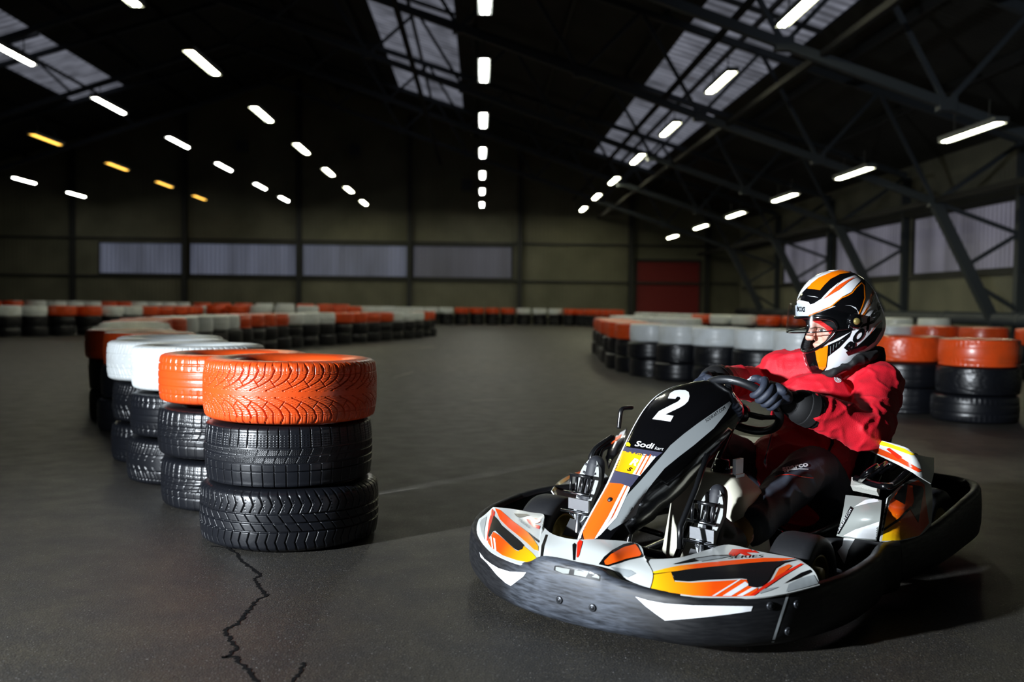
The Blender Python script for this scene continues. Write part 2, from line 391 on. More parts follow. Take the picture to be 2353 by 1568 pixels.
for l in lights_r:
    mb = MB(); roof_strip(mb, l[0], l[1], l[2], l[3], .04); w = mb.build('window_%d' % wi, 'glazing_roof'); w['kind'] = 'structure'; wi += 1
    fr = MB(); xm = (l[0]+l[1])/2; fr.beam((xm, l[2], roof_z(xm)-.02), (xm, l[3], roof_z(xm)-.02), .10, .1)
    y = l[2]
    while y <= l[3]+.1: fr.beam((l[0], y, roof_z(l[0])-.02), (l[1], y, roof_z(l[1])-.02), .08, .1); y += 9.3
    fr.build('glazing_bar', 'steel_dark', w)
# purlins under the sheets
k = 1
for x in [-28, -25, -22, -19, -14, -11.5, -7, -4.4, -.3, 2.2, 4.3, 8.2, 10.4]:
    o = MB().beam((x, 0, roof_z(x)-.14), (x, YF-.05, roof_z(x)-.14), .1, .2).build('trim_%d' % k, 'steel_dark'); o['kind'] = 'structure'; k += 1
o = MB().box((XR-.1, 24, 3.78), (.2, 47.5, .22)).build('trim_%d' % k, 'steel_dark'); o['kind'] = 'structure'; k += 1
for z in (2.08, 3.92, .25): o = MB().box((-9, YF-.05, z), (43.5, .08, .1)).build('trim_%d' % k, 'steel_dark'); o['kind'] = 'structure'; k += 1
o = MB().box((XR-.05, 24, 1.86), (.08, 47.5, .1)).build('trim_%d' % k, 'steel_dark'); o['kind'] = 'structure'; k += 1
# columns on the far wall
cols = [fx(u) for u in (-70, 183, 433, 690, 940, 1192, 1447)]+[11.2]
wh = ['off the left end of the window band', 'left of the first lit window', 'between the first and second lit windows', 'between the second and third lit windows', 'between the third and the dim fourth window', 'right of the dim fourth window', 'just left of the red door', 'just right of the red door']
for x, t in zip(cols, wh):
    o = MB().box((x, YF-.14, roof_z(x)/2-.1), (.06, .26, roof_z(x)-.25)).box((x, YF-.27, roof_z(x)/2-.1), (.22, .02, roof_z(x)-.25)).box((x, YF-.02, roof_z(x)/2-.1), (.22, .02, roof_z(x)-.25)).build('steel_column', 'steel_dark')
    tag(o, 'dark steel column on the far wall, '+t, 'column', 'steel columns on the far wall')
# transverse roof trusses with raking legs
ty = [10.15, 16.55, 22.9, 29.25, 35.6, 41.95]
tn = ['nearest roof truss, crossing the top right corner', 'grey roof truss meeting the right wall beyond the frame edge', 'grey roof truss whose raking leg stands before the window nearest the right edge', 'grey roof truss with raking leg before the second side window', 'grey roof truss with raking leg before the third side window', 'farthest grey roof truss, in front of the far wall']
for y, t in zip(ty, tn):
    T = empty('roof_truss', Matrix.Translation((10.7, y, 0)))
    tag(T, t, 'roof truss', 'steel roof trusses across the hall')
    I = Matrix.Identity(4)
    xn = 10.7; zn = chord_z(xn)
    MB().beam((xn, y, zn), (XP, y, chord_z(XP)), .15, .16).build('bottom_chord', 'steel_grey', T, I)
    MB().beam((-28.7, y, chord_z(-28.7)), (XP, y, chord_z(XP)), .15, .16).build('bottom_chord', 'steel_grey', T, I)
    tz = lambda x: roof_z(x)-.33
    MB().beam((XR-.15, y, tz(XR-.15)), (XP, y, tz(XP)), .15, .16).build('top_chord', 'steel_grey', T, I)
    MB().beam((XL+.1, y, tz(XL+.1)), (XP, y, tz(XP)), .15, .16).build('top_chord', 'steel_grey', T, I)
    n = 7; step = (xn-XP)/n
    for i in range(n):
        xa, xb = xn-i*step, xn-(i+1)*step; xm = (xa+xb)/2
        MB().beam((xa, y, chord_z(xa)), (xm, y, tz(xm)), .08).build('web_strut', 'steel_grey', T, I)
        MB().beam((xm, y, tz(xm)), (xb, y, chord_z(xb)), .08).build('web_strut', 'steel_grey', T, I)
        MB().box((xa, y, chord_z(xa)), (.3, .19, .22)).build('gusset_plate', 'steel_grey', T, I)
    for i in range(7):
        xa = XP-i*2.8; MB().beam((xa, y, chord_z(xa)), (xa-1.4, y, tz(xa-1.4)), .08).build('web_strut', 'steel_grey', T, I)
    MB().beam((xn, y, zn), (12.55, y, 0), .2, .24).build('raking_leg', 'steel_grey', T, I)
    MB().beam((xn, y, zn), (XR-.15, y, tz(XR)), .1).build('web_strut', 'steel_grey', T, I)
    MB().box((XR-.12, y, tz(XR)/2), (.2, .18, tz(XR))).build('wall_post', 'steel_grey', T, I)
    for a, b in (((xn, zn), (XR-.15, 2.75)), ((XR-.15, 2.75), (11.45, 1.95)), ((11.7, 1.55), (XR-.15, .95))):
        MB().beam((a[0], y, a[1]), (b[0], y, b[1]), .09).build('brace', 'steel_grey', T, I)
# longitudinal members
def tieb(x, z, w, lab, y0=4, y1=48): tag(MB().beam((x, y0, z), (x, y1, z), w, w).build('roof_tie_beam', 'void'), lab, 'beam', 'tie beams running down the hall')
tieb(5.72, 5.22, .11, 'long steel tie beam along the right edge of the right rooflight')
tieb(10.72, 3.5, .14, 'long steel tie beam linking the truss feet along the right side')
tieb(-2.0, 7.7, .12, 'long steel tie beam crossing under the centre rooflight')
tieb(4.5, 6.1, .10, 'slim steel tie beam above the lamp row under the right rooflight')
# ceiling lamps -------------------------------------------------
mat('lamp_white', (255, 255, 255), emit=(1.0, 1.0, .86), es=46); mat('lamp_green', (255, 255, 240), emit=(1.0, .98, .66), es=46)
mat('lamp_amber', (255, 200, 60), emit=(1.0, .56, .09), es=3.2); mat('lamp_housing', (70, 74, 76), .5)
def lamp_proto(mt, w, L=1.85, body=True):
    r_ = empty('ceiling_lamp', Matrix.Identity(4)); I = Matrix.Identity(4)
    h = MB(); a, b = w/2+.03, L/2+.05
    for s_ in (-1, 1): h.box((s_*(a+.01), 0, .05), (.02, 2*b, .09)); h.box((0, s_*b, .05), (2*a, .02, .09))
    h.box((0, 0, .09), (2*a, 2*b, .02)); h.build('housing', 'lamp_housing', r_, I)
    t = MB()
    if w > .12:
        for s_ in (-1, 1): t.cyl((s_*w/4, -L/2, .03), (s_*w/4, L/2, .03), w/4*.9, 10)
    else: t.cyl((0, -L/2, .03), (0, L/2, .03), w/2, 10)
    t.build('fluorescent_tube', mt, r_, I)
    for s_ in (-1, 1): MB().cyl((0, s_*b*.6, .1), (0, s_*b*.6, .45), .012, 6).build('hanger', 'steel_dark', r_, I)
    return r_
protos = {'g': lamp_proto('lamp_green', .135), 'w': lamp_proto('lamp_white', .15), 'n': lamp_proto('lamp_white', .10), 'o': lamp_proto('lamp_amber', .15)}
usedp = set()
ORD = ['first', 'second', 'third', 'fourth', 'fifth', 'sixth', 'seventh', 'eighth', 'ninth', 'tenth', 'eleventh', 'twelfth', 'thirteenth', 'fourteenth', 'fifteenth', 'sixteenth', 'seventeenth', 'eighteenth', 'nineteenth', 'twentieth', 'twenty-first', 'twenty-second', 'twenty-third', 'twenty-fourth', 'twenty-fifth', 'twenty-sixth', 'twenty-seventh', 'twenty-eighth', 'twenty-ninth', 'thirtieth'] + ['thirty-%s' % q for q in ('first', 'second', 'third', 'fourth', 'fifth', 'sixth', 'seventh', 'eighth', 'ninth')] + ['fortieth'] + ['forty-%s' % q for q in ('first', 'second', 'third', 'fourth', 'fifth', 'sixth', 'seventh', 'eighth', 'ninth')] + ['fiftieth']
rows = [('w', .02, 4.57, [45.1, 39.8, 34.8, 29.7, 24.5, 19.3, 14.6], 'white tube lamp, %s from the far end of the centre row'),
        ('g', 4.72, 4.47, [45.4, 40.2, 35.0, 29.75, 24.7, 19.5, 14.6], 'greenish white lamp, %s from the far end, row under the right rooflight'),
        ('g', 8.25, 3.01, [42.1, 36.7, 31.7, 26.55, 21.6, 16.4], 'greenish white lamp, %s from the far end of the rightmost lamp row'),
        ('g', -5.37, 4.57, [45.1, 40.0, 34.7, 29.55, 24.25, 19.15, 14.6], 'greenish white lamp, %s from the far end, first row left of centre'),
        ('n', -8.95, 4.67, [44.9, 40.1, 34.5, 29.35, 24.0, 19.0], 'thin white lamp, %s from the far end, second row left of centre'),
        ('o', -12.72, 4.66, [44.8, 39.9, 34.8, 29.2], 'amber lamp, %s from the far end of the amber row at left'),
        ('n', -18.2, 4.72, [44.8, 39.8], 'thin white lamp low at the far left, %s from the right')]
for p, x, hc, ys, lab in rows:
    for i, y in enumerate(ys):
        src = protos[p]; r_ = src if p not in usedp else src.copy()
        if p in usedp:
            COL.objects.link(r_); WM[r_.name] = Matrix.Identity(4)
            for ch in list(src.children):
                c = ch.copy(); COL.objects.link(c); c.parent = r_; c.matrix_parent_inverse = Matrix.Identity(4)
        usedp.add(p); r_.matrix_world = Matrix.Translation((x, y, hc+CAMH-.03)); r_.location = (x, y, hc+CAMH-.03)
        tag(r_, lab % ORD[i], 'lamp', 'ceiling lamps in rows down the hall')
# heater boxes hung high in the dark
mat('heater_grey', (70, 76, 86), .6)
for (x, z, t) in ((fx(565), 8.4, 'left of the first lamp row'), (fx(817), 8.3, 'left of the centre lamp row'), (fx(1070), 6.7, 'at the end of the centre lamp row')):
    e = empty('heater_unit', Matrix.Translation((x, YF-.6, z))); I = Matrix.Identity(4); tag(e, 'dim grey heater high on the far wall, '+t, 'heater', 'heater units on the far wall')
    MB().box((x, YF-.45, z), (.5, .5, .5)).build('casing', 'heater_grey', e, I)
    g = MB()
    for j in range(5): g.box((x, YF-.71, z-.18+j*.09), (.4, .02, .03))
    g.build('louvre', 'steel_dark', e, I)
    MB().box((x, YF-.13, z+.2), (.06, .2, .06)).build('bracket', 'steel_dark', e, I)
# duct along the right wall
du = MB().tube([(12.2, 17, .72), (12.2, 46, .72)], .16, 16)
for j in range(8): du.tube([(12.2, 18+j*3.6, .72), (12.2, 18.1+j*3.6, .72)], .18, 16).box((12.2, 19+j*3.6, .29), (.08, .08, .58))
tag(du.build('pipe_duct', 'steel_grey', smooth=True), 'long grey duct on low posts along the right wall behind the driver', 'duct')
# floor crack, worn marks and one painted streak of strobe light
def strip(pts, w, name, mt, z=.0012, jit=.005):
    P_ = smooth_path([Vector((p.x, p.y, 0)) for p in pts], None, 5); vs = []; fs = []
    for i, p in enumerate(P_):
        t = (P_[min(i+1, len(P_)-1)]-P_[max(0, i-1)]).normalized(); n = Vector((-t.y, t.x, 0)); ww = w*(.55+.8*random.random())/2; c = p+n*random.uniform(-jit, jit)
        vs += [c+n*ww+Vector((0, 0, z)), c-n*ww+Vector((0, 0, z))]
    fs = [(2*i, 2*i+1, 2*i+3, 2*i+2) for i in range(len(P_)-1)]
    return mk(name, vs, fs, mt, fl, smooth=False)
cr = lambda pts: [gp(300+x/3.752, 1150+y/3.752) for x, y in pts]
strip(cr([(700, 395), (800, 410), (870, 430), (930, 480), (960, 530), (1020, 570), (1070, 610), (1110, 650), (1070, 680), (1085, 720), (1110, 750), (1140, 790), (1165, 830), (1100, 860), (1060, 895), (1040, 935), (990, 975), (965, 1010), (935, 1055), (890, 1085), (820, 1112), (815, 1150), (850, 1185), (865, 1230), (912, 1265), (890, 1300), (840, 1345), (785, 1360)]), .012, 'crack', 'crack_dark')
strip(cr([(785, 1360), (900, 1355), (930, 1400), (990, 1450), (1040, 1510), (1110, 1575), (1160, 1640)]), .012, 'crack', 'crack_dark')
strip(cr([(1490, 1400), (1475, 1450), (1440, 1500), (1410, 1560), (1380, 1640)]), .011, 'crack', 'crack_dark')
for pts, w in ((((870, 1137), (960, 1122)), .012), (((1085, 921), (1165, 919)), .05), (((905, 868), (950, 855)), .05), (((968, 800), (1000, 797)), .14)):  # first strip paints the sliver of light falling between two tyre stacks
    strip([gp(*p) for p in pts], w, 'worn_paint_and_light_mark', 'paint_worn_and_light', .0015, 0)
# ================================================================== TYRES
def tread_fn(kind):
    def line(d, w): return np.clip(1.25-np.abs(d)/w, 0, 1)          # 1 in groove centre
    def rep(u, p): return (u/p-np.floor(u/p+.5))*p
    if kind == 'winter':
        def f(u, v):
            s = np.abs(v); up = v > 0; p = .062
            g = np.where(s < .62, -.085*np.clip((.62-s)/.5, 0, 1)**1.8, 0)+np.where(s > .62, .006*np.sin((s-.62)*12), 0)
            uu = u+np.where(up, 0, p*.45)
            a = line(rep(uu-g, p), .0034)*(s > .1)
            g2 = np.where(s < .62, -.05*np.clip((.62-s)/.4, 0, 1)**1.6, 0)
            b = line(rep(uu-g2-p*.5, p), .0026)*(s > .33)*.8
            zz = (s < .75)*(s > .08)*line(rep(v*.11+.0012*np.sign(np.sin(u*260)), .0085), .0007)*.35
            hook = line(rep(uu+ (s-.35)*.09, p), .0022)*(s > .22)*(s < .45)*.8
            si = line(v*.11-np.where(up, 1, -1)*.066, .0012)*.6
            dots = line(rep(u, p/5), .001)*(s > .66)*(np.abs(rep(v*.11, .012)) < .004)*.3
            return np.maximum.reduce([a, b, zz, hook, si, dots])
    elif kind == 'block':
        def f(u, v):
            z = v*.11
            c = np.maximum.reduce([line(z-.034, .0022), line(z-.006, .0026), line(z+.022, .0024), line(z+.05, .0018)])
            a = line(rep(u, .041), .0022)*(z > .034)
            a2 = line(rep(u-z*.5+.01, .041), .0018)*(z < .034)*(z > -.022)*.9
            a3 = line(rep(u+.01, .045), .0018)*(z < -.022)*.8
            si = line(rep(u-z*1.2, .0068), .0009)*(z < .032)*(z > -.022)*(np.abs(z-.006) > .005)*.55
            sh = line(rep(z, .009), .0008)*(z > .04)*(np.abs(rep(u, .0137)) < .0045)*.5
            return np.maximum.reduce([c, a, a2, a3, si, sh])
    elif kind == 'rib':
        def f(u, v):
            z = v*.11
            c = np.maximum.reduce([line(z-.03, .003), line(z+.002, .0034), line(z+.034, .003)])
            a = line(rep(u-.014*(1-np.abs(z-.062)/.03), .036), .0026)*(z > .03)
            b = line(rep(u+z*.75, .043), .0022)*(z < .03)*(z > -.034)
            d = line(rep(u+.012*(1-np.abs(z+.07)/.035), .036), .0025)*(z < -.034)
            si = line(rep(z, .011), .001)*(np.abs(rep(u-.018, .036)) < .003)*(z > .04)*.6
            return np.maximum.reduce([c, a, b, d, si])
    elif kind == 'arc':
        def f(u, v):
            s = np.abs(v); p = .05
            g = -.05*(1-s)**2
            a = line(rep(u-g, p), .0026)*(s > .12); c = np.maximum(line((s-.35)*.11, .002), line((s-.72)*.11, .0014)*.7)
            z = line(rep(u-g-p/2, p), .0018)*(s > .4)
            return np.maximum.reduce([a, c, z])
    else:
        def f(u, v):
            s = np.abs(v); a = line(rep(u+s*.01, .04), .0026)*(s > .4); c = np.maximum(line(rep(v*.11, .034), .0022), 0)*(s < .8)
            return np.maximum(a, c)
    return f
def tyre_mesh(name, kind, R=.345, W=.228, nseg=256, ntr=24, groove=.008, seed=0):
    h = W/2
    out = [(.214, h*.74), (.222, h*.86), (.245, h*.95), (.275, h*1.0), (.300, h*.985), (.318, h*.955)]
    sh = [(.330, h*.90), (R-.0075, h*.83)]
    zt = np.linspace(h*.76, -h*.76, ntr); R_t = R-.006*np.abs(zt/(h*.76))**3
    prof = out+sh+[(r_, z) for r_, z in zip(R_t, zt)]+[(r_, -z) for r_, z in (out+sh)[::-1]]
    inner = [(.214, -h*.62), (.235, -h*.66), (.26, -h*.78), (.30, -h*.8), (.325, -h*.62), (.333, -h*.3), (.334, 0), (.333, h*.3), (.325, h*.62), (.30, h*.8), (.26, h*.78), (.235, h*.66), (.214, h*.62)]
    prof = prof+inner
    # smooth sizing of R relative to default
    sc = R/.345; pr = np.array([(r_*sc if i < 8 or r_ < .34 else r_, z) for i, (r_, z) in enumerate(prof)])
    if sc != 1: pr = np.array([(r_*sc, z) for r_, z in prof])
    th = np.linspace(0, 2*math.pi, nseg, endpoint=False)
    rr = np.repeat(pr[:, 0][:, None], nseg, 1); zz = np.repeat(pr[:, 1][:, None], nseg, 1); TT = np.repeat(th[None, :], len(pr), 0)
    if kind:
        f = tread_fn(kind); n0 = 5; n1 = len(out)+len(sh)*2+ntr+1
        v = np.clip(zz[n0:n1]/(h*.98), -1, 1); C_ = 2*math.pi*R
        g = f(TT[n0:n1]*C_/(2*math.pi)*(1.0), v)
        fade = np.clip((1.0-np.abs(v))/.08, 0, 1)
        rr[n0:n1] -= g*groove*fade
    w_ = 1+.0025*np.sin(3*th+seed)+.0015*np.sin(7*th+seed*2); rr = rr*w_[None, :]
    V = np.stack([rr*np.cos(TT), rr*np.sin(TT), zz+h], -1).reshape(-1, 3)
    m_ = len(pr); i = np.arange(m_)[:, None]; k = np.arange(nseg)[None, :]
    a = i*nseg+k; b = i*nseg+(k+1) % nseg; c = ((i+1) % m_)*nseg+(k+1) % nseg; d = ((i+1) % m_)*nseg+k
    Fq = np.stack([a, d, c, b], -1).reshape(-1, 4)
    me = bpy.data.meshes.new(name); me.vertices.add(len(V)); me.vertices.foreach_set('co', V.ravel())
    me.loops.add(len(Fq)*4); me.loops.foreach_set('vertex_index', Fq.ravel()); me.polygons.add(len(Fq)); me.polygons.foreach_set('loop_start', np.arange(len(Fq))*4)
    me.polygons.foreach_set('use_smooth', np.ones(len(Fq), bool)); me.update(calc_edges=True); me.validate(); me.materials.append(MATS['rubber']); return me
TM = {'rubber': 'rubber', 'orange': 'orange_paint', 'white': 'white_paint'}
def put_tyre(me, x, y, z, colr, rot=0, tilt=(0, 0)):
    o = bpy.data.objects.new('tyre', me); COL.objects.link(o); o.location = (x, y, z); o.rotation_euler = (tilt[0], tilt[1], rot)
    o.material_slots[0].link = 'OBJECT'; o.material_slots[0].material = MATS[TM[colr]]; WM[o.name] = o.matrix_basis.copy(); return o
# nearest stack, each tyre its own tread
SX, SY = -.752, 3.93
D2R = math.radians
top = put_tyre(tyre_mesh('tyre_winter', 'winter', .342, .236, 1500, 130), SX, SY, .4745, 'orange', D2R(20), (.006, .004))
mid_ = put_tyre(tyre_mesh('tyre_block', 'block', .336, .230, 1500, 120, seed=2), SX-.004, SY+.005, .2385, 'rubber', D2R(50), (-.004, -.010))
bot = put_tyre(tyre_mesh('tyre_rib', 'rib', .347, .234, 1500, 120, seed=4), SX+.0, SY, .001, 'rubber', 0, (0, .002))
tag(top, 'glossy orange painted tyre with winter tread, topmost of the nearest stack', 'tyre', 'tyres of the left barrier')
tag(mid_, 'black tyre with blocky tread under the big orange one, middle of the nearest stack', 'tyre', 'tyres of the left barrier')
tag(bot, 'black tyre with ribbed tread on the asphalt, bottom of the nearest stack', 'tyre', 'tyres of the left barrier')
M_arc = tyre_mesh('tyre_arc', 'arc', .345, .228, 620, 50, seed=1); M_wint = tyre_mesh('tyre_wint2', 'winter', .343, .228, 800, 70, seed=6)
M_blk = tyre_mesh('tyre_blk2', 'block', .343, .222, 620, 50, seed=3); M_pl = tyre_mesh('tyre_plain', 'plain', .343, .222, 480, 40, seed=5)
M_mid = [tyre_mesh('tyre_mid%d' % i, k_, r_, .226, 160, 18, .007, i) for i, (k_, r_) in enumerate((('plain', .345), ('arc', .338), ('plain', .332)))]
M_far = [tyre_mesh('tyre_far%d' % i, None, r_, .228, 40, 5, 0, i) for i, r_ in enumerate((.345, .335, .325))]
def stack(x, y, meshes, cols_, names, hs=.232, jit=.02):
    for i, (me, c, nm) in enumerate(zip(meshes, cols_, names)):
        o = put_tyre(me, x+random.uniform(-jit, jit)*(i > 0), y+random.uniform(-jit, jit)*(i > 0), i*hs+.002*i, c, random.uniform(0, 6.28), (random.uniform(-.012, .012)*(i > 0), random.uniform(-.012, .012)*(i > 0)))
        tag(o, nm, 'tyre', 'tyres of the left barrier')
LV = ['bottom', 'middle', 'top']
near = [((-1.13, 4.61), 'orange', [M_blk, M_blk, M_pl], 'directly behind the big glossy front stack'), ((-1.50, 5.225), 'white', [M_arc, M_pl, M_wint], 'topped by the nearest white tyre'),
        ((-1.82, 5.86), 'white', [M_pl, M_arc, M_arc], 'topped by the second white tyre back'), ((-2.05, 6.55), 'white', [M_pl, M_pl, M_blk], 'topped by the third white tyre back')]
for (p, c, ms, t) in near:
    stack(p[0], p[1], ms, ['rubber', 'rubber', c], ['black tyre, bottom of the stack '+t, 'black tyre, middle of the stack '+t, '%s painted tyre crowning the stack %s' % (c, t)], .234)
# the longer barriers: stacks strung along a path, painted tops in runs
ALL = []
def resample(pts, d):
    P_ = smooth_path([Vector((x, y, 0)) for x, y in pts], None, 20); out = [P_[0]]; acc = 0
    for a, b in zip(P_[:-1], P_[1:]):
        L_ = (b-a).length; 
        while acc+L_ >= d and L_ > 0:
            a = a+(b-a)*((d-acc)/L_); out.append(a.copy()); L_ = (b-a).length; acc = 0
        acc += L_
    return out
def pu(p): 
    q = p-CAMP; xc = q.x*math.cos(YAW)-q.y*math.sin(YAW); yc = q.x*math.sin(YAW)+q.y*math.cos(YAW); return 1176.5+FPX*xc/yc
PLACED = [Vector((a, b, 0)) for a, b in ((SX, SY), (-1.13, 4.61), (-1.50, 5.225), (-1.82, 5.86), (-2.05, 6.55))]
def barrier(name, pts, runs, H=.69, rev=False, close=.70, lv=3, from_txt='near end'):
    S_ = []
    for q_ in resample(pts, .05):
        if (not S_ or (q_-S_[-1]).length >= close) and all((q_-o_).length > .68 for o_ in PLACED): S_.append(q_)
    PLACED.extend(S_)
    for i, p in enumerate(S_):
        if callable(runs): c = runs(p, i)
        else:
            u = pu(p); c = next((cc for lim, cc in runs if u < lim), runs[-1][1])
        for l in range(lv): ALL.append((p.copy(), l, H/lv, c if l == lv-1 else 'rubber', name, i, from_txt))
def seq(*ss):
    L_ = [c for n, c in ss for _ in range(n)]
    return lambda p, i: L_[min(i, len(L_)-1)]
du_ = lambda *l: [((u-1103)/FPX*d, d) for u, d in l]
barrier('left barrier', [(-2.36, 7.1), (-2.42, 7.25), (-2.80, 7.95), (-3.05, 8.7), (-3.4, 9.7), (-3.72, 10.7), (-4.0, 11.7)], seq((2, 'orange'), (3, 'white'), (9, 'orange')), .70, from_txt='the white run')
barrier('low middle barrier', [(-4.25, 12.6)]+du_((432, 14.6), (600, 18.6), (700, 20.8), (800, 22.6), (890, 24.8), (950, 26.6), (978, 28.2)), [(400, 'orange'), (512, 'white'), (628, 'orange'), (762, 'white'), (892, 'orange'), (962, 'white'), (2000, 'orange')], .70, from_txt='its left end')
barrier('far left barrier', du_((-90, 22.6), (0, 23.6), (90, 24.6), (225, 26), (320, 27.5), (430, 30), (480, 33)), [(85, 'white'), (228, 'orange'), (322, 'white'), (448, 'orange'), (2000, 'white')], .76, from_txt='its left end')
barrier('back left barrier', du_((-60, 32), (120, 34), (240, 36), (340, 38), (440, 40)), [(30, 'orange'), (215, 'white'), (305, 'orange'), (440, 'white'), (2000, 'orange')], .86, from_txt='its left end')
barrier('back centre barrier', du_((452, 31.5), (520, 31.2), (600, 31.0), (700, 31.5), (760, 32.5), (830, 34), (900, 36)), [(596, 'orange'), (742, 'white'), (826, 'orange'), (2000, 'white')], .80, from_txt='its left end')
barrier('back centre rear row', du_((470, 36), (600, 36.5), (720, 37), (800, 38)), [(590, 'orange'), (668, 'white'), (2000, 'orange')], .86, from_txt='its left end')
barrier('far barrier', [(x, y) for x, y in du_((860, 40.5), (925, 42.5), (1050, 44), (1200, 45), (1330, 44), (1420, 40))], [(1052, 'white'), (1172, 'orange'), (1290, 'white'), (2000, 'orange')], .76, from_txt='its left end')
barrier('right barrier', du_((1402, 19.0), (1425, 16.4), (1450, 14.4), (1520, 12.8), (1620, 11.95), (1750, 11), (1900, 9.95), (2060, 9.0), (2228, 8.25), (2400, 7.6), (2600, 6.9)), [(1470, 'orange'), (1985, 'white'), (2318, 'orange'), (5000, 'white')], .69, from_txt='its far end')
barrier('second right barrier', du_((1430, 23.0), (1500, 20.6), (1585, 19.2)), [(5000, 'white')], .70, from_txt='its left end')
barrier('inner right barrier', du_((1425, 15.9), (1455, 14.9), (1500, 14.2), (1530, 13.8)), [(5000, 'orange')], .60, from_txt='its left end')
barrier('rear right barrier', du_((1480, 31), (1600, 27), (1700, 25.5), (1800, 24.5), (1880, 24)), [(1600, 'white'), (1652, 'orange'), (1722, 'white'), (2000, 'orange')], .72, from_txt='its left end')
barrier('side barrier', du_((1960, 15.4), (2060, 14.8), (2150, 14.2), (2260, 13.6), (2353, 13.2), (2480, 12.8)), [(2085, 'white'), (5000, 'orange')], .69, from_txt='its left end')
barrier('outer side barrier', du_((1990, 21.5), (2080, 21), (2170, 20.5)), [(5000, 'white')], .74, from_txt='its left end')
def pxok(t): u = pu(t[0]); return -60 < u < 2420
ALL = [t for t in ALL if pxok(t)]
ALL.sort(key=lambda t: (t[0]-CAMP).length)
budget = 300-3-12-0
one, rest = ALL[:budget], ALL[budget:]
for (p, l, h, c, nm, i, ft) in one:
    d_ = (p-CAMP).length; me = (M_mid if d_ < 17 else M_far)[(i+l) % 3]
    o = put_tyre(me, p.x+random.uniform(-.02, .02), p.y+random.uniform(-.02, .02), l*h, c, random.uniform(0, 6.28))
    o.scale = (1, 1, h/me_h if (me_h := .226 if d_ < 17 else .228) else 1)
    cn = {'rubber': 'black tyre', 'orange': 'orange tyre', 'white': 'white tyre'}[c]
    lvn = {0: 'bottom', 1: 'middle', 2: 'top'}[l]
    if nm == 'left barrier': lab = '%s, %s of %s stack behind the third white tyre, left barrier' % (cn, lvn, ORD[i])
    else: lab = '%s, %s of %s stack from %s, %s' % (cn, lvn, ORD[i], ft, nm)
    tag(o, lab, 'tyre', 'tyres of the '+nm)
# the remaining small far tyres
me0 = M_far[1]; n0 = len(me0.vertices); co = np.empty(n0*3); me0.vertices.foreach_get('co', co); co = co.reshape(-1, 3)
fq = np.array([tuple(p.vertices) for p in me0.polygons]); V = []; Fq = []; MI = []
mi = {'rubber': 0, 'orange': 1, 'white': 2}
for j, (p, l, h, c, nm, i, ft) in enumerate(rest):
    q = co.copy(); q[:, 2] *= h/.228; q += np.array([p.x+random.uniform(-.02, .02), p.y+random.uniform(-.02, .02), l*h]); V.append(q); Fq.append(fq+j*n0); MI += [mi[c]]*len(fq)
if V:
    me = bpy.data.meshes.new('far_tyres'); V = np.concatenate(V); Fq = np.concatenate(Fq)
    me.vertices.add(len(V)); me.vertices.foreach_set('co', V.ravel()); me.loops.add(len(Fq)*4); me.loops.foreach_set('vertex_index', Fq.ravel())
    me.polygons.add(len(Fq)); me.polygons.foreach_set('loop_start', np.arange(len(Fq))*4); me.polygons.foreach_set('use_smooth', np.ones(len(Fq), bool)); me.update(calc_edges=True)
    for c in ('rubber', 'orange', 'white'): me.materials.append(MATS[TM[c]])
    me.polygons.foreach_set('material_index', MI)
    o = bpy.data.objects.new('distant_tyres', me); COL.objects.link(o); WM[o.name] = Matrix.Identity(4)
    tag(o, 'distant stacked black, orange and white tyres lining the track before the far wall', 'tyres', kind='stuff')
# ================================================================== GO KART (kart frame: x forward, y to the driver's left, origin under the nose)
mat('plastic_black', (14, 15, 17), .42, spec=.45, bump=(60, .08, .002)); mat('gloss_black', (9, 9, 11), .16, coat=.6)
m = mat('bumper_black', (20, 21, 24), .5); nt = m.node_tree; B = nt.nodes['Principled BSDF']; P = ncoord(nt, (1, 1, 7))
n1 = ntex(nt, 'Noise', 22, 6, P); n2 = ntex(nt, 'Noise', 3, 3, ncoord(nt))
tc = nt.nodes.new('ShaderNodeTexCoord'); sx = nt.nodes.new('ShaderNodeSeparateXYZ'); nt.links.new(tc.outputs['Object'], sx.inputs[0])
nose = nramp(nt, nmath(nt, 'ABSOLUTE', nmath(nt, 'SUBTRACT', sx.outputs[1], .06)), .27, .10); nose = nmath(nt, 'MULTIPLY', nose, nramp(nt, sx.outputs[0], -.25, -.1), True)
wear = nmath(nt, 'MULTIPLY', nmath(nt, 'MULTIPLY', nramp(nt, n1, .25, .75), nramp(nt, n2, .1, .7)), nose, True)
nt.links.new(nmix(nt, wear, srgb((17, 18, 21)), srgb((92, 99, 111))), B.inputs['Base Color']); nt.links.new(nramp(nt, n1, -.4, 1.4), B.inputs['Roughness'])
nbump(nt, n1, .06, .002, B)
for nm, c, r_ in (('sticker_white', (236, 238, 240), .3), ('sticker_orange', (250, 92, 18), .3), ('sticker_red', (226, 40, 20), .3), ('sticker_grey', (150, 156, 158), .32), ('sticker_black', (10, 10, 12), .3),
                  ('sticker_plum', (62, 62, 84), .4), ('sticker_yellow', (250, 215, 30), .3), ('panel_white', (196, 200, 198), .28), ('panel_grey', (138, 142, 138), .35), ('pink', (250, 60, 90), .5)):
    mat(nm, c, r_, coat=.4)
mat('print_gradient', (255, 150, 0), .3, coat=.4, attr=True)
mat('reflector_silver', (190, 190, 182), .35, metal=.3, bump=(260, .6, .003)); mat('chrome', (200, 204, 210), .18, metal=1); mat('alu', (170, 172, 176), .35, metal=1, bump=(120, .1, .001)); mat('tube_black', (18, 19, 21), .28, coat=.3)
mat('tank_white', (205, 202, 184), .38, bump=(9, .12, .004)); mat('rim_brass', (140, 124, 70), .42, metal=.35); mat('kart_rubber', (24, 25, 28), .55, bump=(50, .25, .002))
